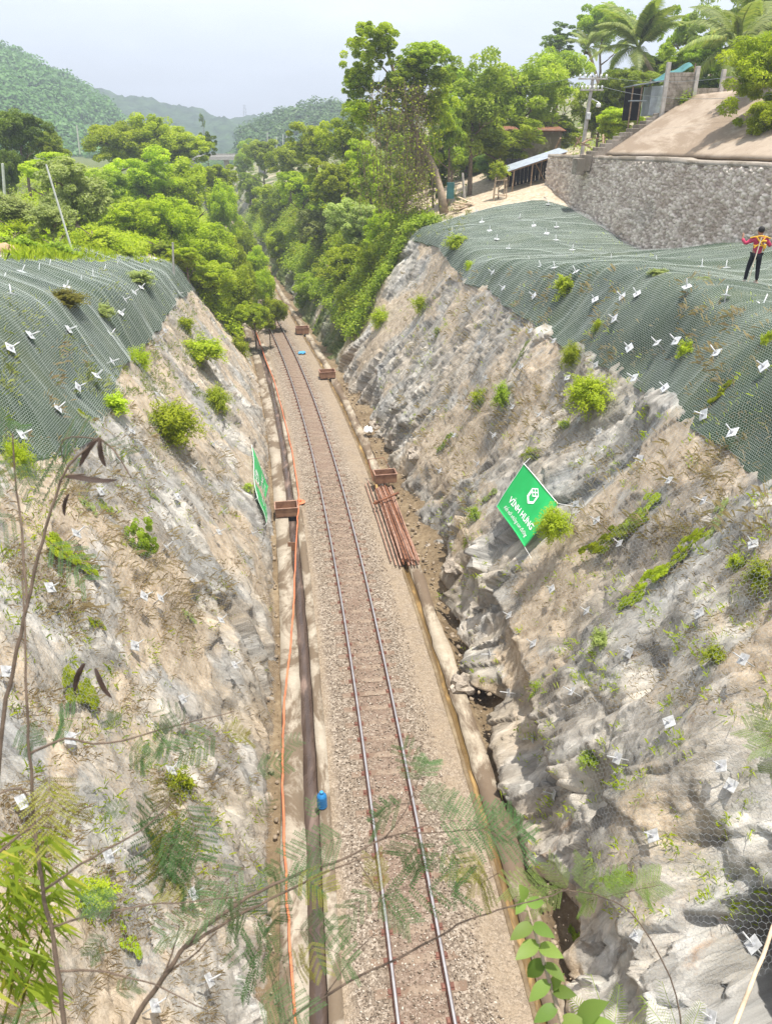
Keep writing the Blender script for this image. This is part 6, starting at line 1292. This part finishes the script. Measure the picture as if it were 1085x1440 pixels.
branch('feathery_sapling', 'thin bare sapling stem with dark hanging seed pods at the left', [([(-30, 1500, 1.9), (-12, 1200, 1.9), (6, 1010, 1.9), (22, 930, 1.9), (38, 854, 1.9), (60, 760, 1.9), (78, 700, 1.9), (97, 655, 1.9), (140, 615, 1.9)], .0068, .0025), ([(97, 668, 1.9), (120, 667, 1.9)], .003, .002), ([(140, 615, 1.9), (165, 640, 1.9), (185, 672, 1.9)], .003, .0015), ([(38, 854, 1.9), (34, 780, 1.95), (24, 690, 2.0), (18, 610, 2.0)], .004, .002)],
       [(30, 720, 1.95, -25, 760, 'g'), (24, 690, 2.0, -15, 650, 'y'), (20, 640, 2, -20, 690, 'g'), (18, 612, 2, 30, 590, 'g'), (18, 612, 2, -10, 580, 'g'), (60, 760, 1.9, 120, 800, 'g'), (140, 618, 1.9, 60, 640, 'g'), (140, 618, 1.9, 175, 640, 'g'), (24, 690, 2.0, 60, 650, 'g'), (20, 650, 2, 50, 690, 'g'), (18, 612, 2.05, -20, 620, 'g')], 'sapling',
       [(138, 617, 1.9, 113, 655, .008), (140, 617, 1.9, 150, 656, .007), (92, 670, 1.9, 166, 674, .009), (119, 933, 1.9, 106, 972, .0075), (134, 940, 1.9, 158, 981, .007), (97, 695, 1.9, 92, 725, .005)], GF)
def rf(cx, cy, z, n, spread, L, kind='g', sd=0):
    r = np.random.default_rng(sd + int(cx)); out = []
    for k in range(max(2, int(n * .55))):
        a = r.uniform(0, 6.28); x, y = cx + r.normal(0, spread), cy + r.normal(0, spread * .6); l_ = L * r.uniform(.5, .95); out.append((x, y, z + r.normal(0, .12), x + math.cos(a) * l_, y + math.sin(a) * l_ * .6 + l_ * .25, kind if r.random() > .12 else 'y'))
    return out
branch('feathery_sapling', 'tall thin feathery sapling stem rising from the lower left corner', [([(95, 1520, 1.75), (90, 1440, 1.75), (78, 1340, 1.75), (64, 1265, 1.75), (49, 1162, 1.75), (42, 1060, 1.75), (38, 980, 1.75), (36, 880, 1.78), (32, 800, 1.8)], .0065, .002), ([(49, 1162, 1.75), (20, 1180, 1.7), (-20, 1215, 1.65)], .004, .003), ([(64, 1250, 1.75), (130, 1205, 1.8), (195, 1170, 1.85), (250, 1120, 1.9)], .0035, .0015),
       ([(76, 1303, 1.75), (140, 1285, 1.78), (250, 1270, 1.82), (330, 1262, 1.86)], .003, .0012), ([(84, 1365, 1.75), (150, 1368, 1.78), (215, 1385, 1.8), (290, 1420, 1.8)], .003, .0013), ([(42, 1060, 1.75), (90, 1040, 1.78), (150, 1045, 1.82), (250, 1020, 1.86), (330, 1000, 1.9)], .0035, .0012), ([(48, 1150, 1.75), (30, 1110, 1.72), (-20, 1125, 1.7)], .003, .002)],
       [(70, 1085, 1.7, 68, 1175, 'y'), (60, 1080, 1.72, 92, 1150, 'y'), (235, 1120, 1.9, 190, 1190, 'g'), (240, 1120, 1.9, 215, 1235, 'g'), (245, 1118, 1.9, 250, 1215, 'y'), (250, 1120, 1.9, 290, 1200, 'g'), (240, 1080, 1.9, 225, 1140, 'y')] + rf(200, 1035, 1.85, 10, 55, 75) + rf(300, 1015, 1.88, 8, 40, 75) + rf(60, 1020, 1.8, 6, 40, 70, 'g', 2) + rf(250, 1190, 1.9, 10, 50, 80) + rf(310, 1265, 1.85, 9, 40, 80) + rf(160, 1290, 1.8, 5, 40, 70) + rf(280, 1410, 1.8, 7, 40, 80) + rf(20, 1420, 1.6, 9, 40, 95, 'g', 5) + rf(340, 1060, 1.95, 5, 30, 70), 'sapling', (), GF)
branch('feathery_sapling', 'forked dark feathery branch reaching over the rails from the bottom', [([(160, 1510, 2.0), (185, 1440, 2.0), (228, 1378, 2.0), (262, 1330, 2.0), (300, 1295, 2.0), (350, 1262, 2.02), (420, 1228, 2.05), (482, 1208, 2.08), (540, 1180, 2.1), (600, 1160, 2.1)], .0085, .0018), ([(262, 1332, 2.0), (330, 1290, 2.02), (400, 1255, 2.05), (470, 1222, 2.08), (520, 1205, 2.1)], .005, .0015), ([(225, 1382, 2.0), (245, 1330, 2.0), (252, 1300, 2.0)], .003, .0015), ([(235, 1370, 2), (270, 1345, 2), (305, 1310, 2.0)], .003, .0015),
       ([(540, 1180, 2.1), (570, 1140, 2.1), (590, 1090, 2.1)], .002, .001), ([(560, 1172, 2.1), (620, 1170, 2.1), (680, 1165, 2.1)], .002, .001), ([(500, 1205, 2.1), (520, 1240, 2.1), (540, 1275, 2.1)], .002, .001)],
       [(590, 1100, 2.1, 575, 1065, 'g'), (590, 1100, 2.1, 605, 1062, 'g'), (575, 1130, 2.1, 520, 1150, 'g'), (570, 1140, 2.1, 530, 1130, 'g'), (580, 1120, 2.1, 630, 1120, 'g'), (600, 1160, 2.1, 690, 1150, 'g'), (640, 1168, 2.1, 725, 1175, 'g'), (680, 1165, 2.1, 740, 1150, 'g'), (600, 1170, 2.1, 560, 1215, 'g'), (580, 1175, 2.1, 600, 1230, 'g'), (610, 1175, 2.1, 660, 1235, 'g'), (530, 1275, 2.1, 610, 1235, 'g'), (530, 1250, 2.1, 480, 1290, 'g'), (525, 1255, 2.1, 570, 1290, 'g'), (690, 1222, 2.1, 640, 1215, 'y'), (690, 1225, 2.1, 655, 1245, 'y'), (700, 1228, 2.1, 664, 1255, 'y'), (535, 1262, 2.1, 525, 1215, 'y')]
       + rf(420, 1195, 2.05, 8, 45, 85) + rf(350, 1250, 2.0, 7, 40, 85) + rf(480, 1165, 2.1, 6, 40, 80) + rf(390, 1320, 2.0, 9, 30, 85) + rf(440, 1310, 2.0, 6, 25, 80) + rf(370, 1395, 1.95, 5, 30, 85), 'sapling', (), GF)
branch('bare_twig', 'long bare brown twig crossing the rails at the bottom', [([(380, 1500, 2.4), (400, 1440, 2.4), (455, 1402, 2.4), (510, 1370, 2.4), (560, 1348, 2.4), (620, 1315, 2.4), (650, 1297, 2.4), (700, 1280, 2.4), (765, 1262, 2.4), (800, 1250, 2.4)], .005, .0018), ([(455, 1402, 2.4), (500, 1340, 2.4), (535, 1305, 2.4)], .002, .001)], [], 'twig')
branch('feathery_branch', 'pale lime feathery branch spreading over the lower right rock', [([(960, 1500, 3.2), (950, 1400, 3.2), (900, 1300, 3.2), (850, 1262, 3.2), (780, 1252, 3.2), (720, 1262, 3.2)], .004, .0015), ([(850, 1262, 3.2), (900, 1250, 3.2), (930, 1245, 3.2)], .002, .001)], [(780, 1252, 3.2, 730, 1240, 'l'), (800, 1253, 3.2, 778, 1222, 'l'), (820, 1256, 3.2, 822, 1216, 'l'), (830, 1258, 3.2, 858, 1232, 'l'), (850, 1262, 3.2, 810, 1268, 'l'), (880, 1255, 3.2, 930, 1235, 'l'), (890, 1252, 3.2, 920, 1262, 'l'), (800, 1253, 3.2, 745, 1265, 'l'), (845, 1258, 3.2, 880, 1235, 'l')], 'branch')
branch('feathery_branch', 'lime feathery spray at the right frame edge', [([(1180, 1130, 3.0), (1120, 1060, 3.0), (1080, 1035, 3.0)], .004, .0015)], [(1110, 1050, 3.0, 1055, 1020, 'l'), (1100, 1045, 3.0, 1060, 1050, 'l'), (1115, 1055, 3, 1080, 1090, 'l'), (1100, 1045, 3.0, 1075, 1005, 'l')], 'branch')
# broad leaved plant
b0 = atz(800, 1500, 3.0); root = empty('broadleaf_plant', b0, 'pale broad leaved plant climbing at the bottom beside the ochre drain', 'plant')
stpts = [(800, 1500), (790, 1440), (775, 1390), (760, 1340), (748, 1300), (738, 1265)]; m = MB(); m.tube([atz(x, y, 3.0) - b0 for x, y in stpts], [.012, .011, .009, .007, .005, .003], 7); m.obj('stem', M['bark_pale'], root, True)
def broad_leaf(name, L, W, mat, root, loc, X, Z, rv):
    n = 8; V = []; 
    for k in range(n):
        f = k / (n - 1); w_ = W * (math.sin(math.pi * min(1, f * .93 + .07)) ** .8) * (1 - .35 * f); dz = -.25 * L * f * f
        V += [(L * f, -w_, dz + .18 * w_), (L * f, 0, dz), (L * f, w_, dz + .18 * w_)]
    fs = [(i * 3 + j, i * 3 + j + 1, i * 3 + j + 4, i * 3 + j + 3) for i in range(n - 1) for j in range(2)]
    me = np_mesh(name, V, fs, True); attr(me, 'rnd', np.full(len(V), rv)); Z = (Z - X * Z.dot(X)).normalized(); Y = Z.cross(X); o = link(name, me, mat, root); o.matrix_local = Matrix.Translation(loc) @ Matrix((X, Y, Z)).transposed().to_4x4(); return o
for k, (px, py, tx, ty) in enumerate([(738, 1265, 722, 1290), (740, 1268, 775, 1272), (738, 1265, 735, 1245), (748, 1300, 710, 1322), (750, 1300, 782, 1318), (755, 1325, 720, 1350), (758, 1330, 795, 1345), (764, 1350, 730, 1385), (766, 1355, 800, 1380), (772, 1380, 735, 1412), (776, 1392, 815, 1400), (782, 1415, 742, 1440), (788, 1435, 830, 1432), (790, 1445, 760, 1475), (775, 1390, 790, 1365), (812, 1440, 850, 1395), (815, 1450, 870, 1430)]):
    a, b = atz(px, py, 3.0), atz(tx, ty, 2.95 + rng.normal(0, .06)); toc = (Vector((0, 0, CAMZ)) - a).normalized(); d = b - a
    broad_leaf('leaf', d.length * .72 + .01, d.length * .2 + .006, M['leaf_big'], root, a - b0, d.normalized(), toc * .7 + Vector((0, 0, .8)) + Vector(rng.normal(0, .25, 3)), rng.random())
# ferns at the lower right
def fern(px, py, z, label, fr):
    b0 = atz(px, py, z); root = empty('fern', b0, label, 'fern', 'ferns at the bottom right')
    for tx, ty in fr:
        a, b = b0, atz(tx, ty, z + rng.normal(0, .1)); d = b - a; L = d.length; m = MB(); toc = (Vector((0, 0, CAMZ)) - a).normalized(); X = d.normalized(); Z = (toc + Vector((0, 0, .5))); Z = (Z - X * Z.dot(X)).normalized(); Y = Z.cross(X); pts = [Vector((L * f, 0, L * (.25 * f - .25 * f * f))) for f in [k / 8 for k in range(9)]]; m.tube(pts, .002, 4)
        for k in range(22):
            f = .1 + .88 * k / 21; i = min(int(f * 8), 7); p = pts[i].lerp(pts[i + 1], f * 8 - i); l_ = L * .24 * math.sin(math.pi * (1 - f) * .8 + .25)
            for s in (-1, 1): m.add([p + Vector((-.012 * L, 0, 0)), p + Vector((.02 * L, s * l_ * .5, -.01)), p + Vector((.05 * L, s * l_, -.02)), p + Vector((.035 * L, s * l_ * .4, 0))], [(0, 1, 2, 3)])
        me = m.mesh('frond'); attr(me, 'rnd', rng.random(len(me.vertices))); o = link('frond', me, M['leaf_mid'], root); o.matrix_local = Matrix((X, Y, Z)).transposed().to_4x4()
fern(860, 1470, 4.0, 'dark green fern at the bottom centre right', [(800, 1400), (830, 1370), (870, 1385), (910, 1410), (820, 1440), (900, 1450)])
fern(960, 1480, 4.2, 'second dark fern further right along the bottom edge', [(900, 1400), (930, 1380), (985, 1410), (940, 1440), (880, 1440)])
# bamboo leaves at the left edge
b0 = atz(-60, 1480, 2.6); root = empty('bamboo_clump', b0, 'yellow-green bamboo leaves at the lower left edge', 'bamboo')
for k in range(5):
    m = MB(); pts = [atz(-60 + 18 * k, 1480, 2.6) - b0, atz(-40 + 22 * k, 1350, 2.65) - b0, atz(-30 + 26 * k, 1210 + 10 * k, 2.7) - b0]; m.tube(pts, [.006, .004, .002], 6); m.obj('stem', M['leaf_yellow'], root)
r = np.random.default_rng(4); V = []; A = []
for k in range(560):
    px, py = r.uniform(-60, 88), r.uniform(1165, 1395)
    if px > 40 + (1395 - py) * .2 + 20: continue
    a = atz(px, py, 2.65 + r.normal(0, .16)) - b0; an = r.choice([r.normal(1.1, .5), r.normal(2.0, .5)]); L = r.uniform(.06, .17); toc = (Vector((0, 0, CAMZ)) - b0).normalized(); rt = Vector((1, 0, 0)); dn = rt.cross(toc) * -1
    X = (rt * math.cos(an) - Vector((0, 0, 1)) * math.sin(an) * .8 + toc * r.normal(.1, .3)).normalized(); w_ = X.cross(toc + Vector(r.normal(0, .4, 3))).normalized() * L * .05
    V += [a - w_ * .3, a + X * L * .35 + w_, a + X * L + Vector((0, 0, -.02)), a + X * L * .35 - w_]; A += [r.random()] * 4
me = np_mesh('leaf_spray', [tuple(v) for v in V], np.arange(len(V)).reshape(-1, 4)); attr(me, 'rnd', A); o = link('leaf_spray', me, M['leaf_bamboo'], root); o['kind'] = 'stuff'
# ------------------------------------------------------------------ camera, sky, sun
cam = bpy.data.cameras.new('camera'); co = bpy.data.objects.new('camera', cam); COL.objects.link(co)
co.location = (0, 0, CAMZ); co.rotation_euler = (R(90) - PITCH, 0, 0)
cam.sensor_fit = 'VERTICAL'; cam.sensor_height = 24; cam.lens = 24 * F / 1440; cam.clip_start = .05; cam.clip_end = 6000
cam.dof.use_dof = True; cam.dof.focus_distance = 24; cam.dof.aperture_fstop = 4.2
SC.camera = co
SUN_EL, SUN_AZ = R(80), R(128)          # azimuth clockwise from +Y
w = bpy.data.worlds.new('World'); SC.world = w; w.use_nodes = True; nt = w.node_tree; bg = nt.nodes['Background']
sky = nt.nodes.new('ShaderNodeTexSky'); sky.sky_type = 'NISHITA'; sky.sun_disc = False; sky.sun_elevation = SUN_EL; sky.sun_rotation = SUN_AZ
sky.air_density = 1.0; sky.dust_density = 4.0; sky.ozone_density = 1.5
tc = nt.nodes.new('ShaderNodeTexCoord'); mp = nt.nodes.new('ShaderNodeMapping'); mp.inputs['Scale'].default_value = (1, 1, 3.2)
nt.links.new(tc.outputs['Generated'], mp.inputs[0])
cn = nt.nodes.new('ShaderNodeTexNoise'); cn.inputs['Scale'].default_value = 1.7; cn.inputs['Detail'].default_value = 7; cn.inputs['Roughness'].default_value = .5; nt.links.new(mp.outputs[0], cn.inputs[0])
cr = nt.nodes.new('ShaderNodeValToRGB'); cr.color_ramp.elements[0].position = .32; cr.color_ramp.elements[0].color = (.3, .3, .3, 1); cr.color_ramp.elements[1].position = .7; cr.color_ramp.elements[1].color = (.95, .95, .95, 1)
nt.links.new(cn.outputs['Fac'], cr.inputs[0])
mx = nt.nodes.new('ShaderNodeMixRGB'); mx.inputs['Color2'].default_value = (6.1, 6.5, 7.2, 1)    # thin high cloud
nt.links.new(cr.outputs[0], mx.inputs[0]); nt.links.new(sky.outputs[0], mx.inputs[1]); nt.links.new(mx.outputs[0], bg.inputs[0])
bg.inputs[1].default_value = .12
sl = bpy.data.lights.new('sun', 'SUN'); sl.energy = 4.3; sl.angle = R(.9); sl.color = (1, .955, .88); so = bpy.data.objects.new('sun', sl); COL.objects.link(so)
sv = Vector((math.sin(SUN_AZ) * math.cos(SUN_EL), math.cos(SUN_AZ) * math.cos(SUN_EL), math.sin(SUN_EL)))
so.rotation_euler = sv.to_track_quat('Z', 'Y').to_euler(); so.location = sv * 60
SC.view_settings.view_transform = 'Standard'; SC.view_settings.look = 'None'; SC.view_settings.gamma = 1; SC.view_settings.exposure = .70
SC.render.engine = 'CYCLES'; SC.cycles.max_bounces = 6; SC.cycles.diffuse_bounces = 3; SC.cycles.glossy_bounces = 2; SC.cycles.transmission_bounces = 4; SC.cycles.transparent_max_bounces = 8
SC.cycles.volume_bounces = 0; SC.cycles.use_denoising = True; SC.cycles.denoising_prefilter = 'NONE'; SC.cycles.sample_clamp_indirect = 4; SC.cycles.caustics_reflective = False; SC.cycles.caustics_refractive = False
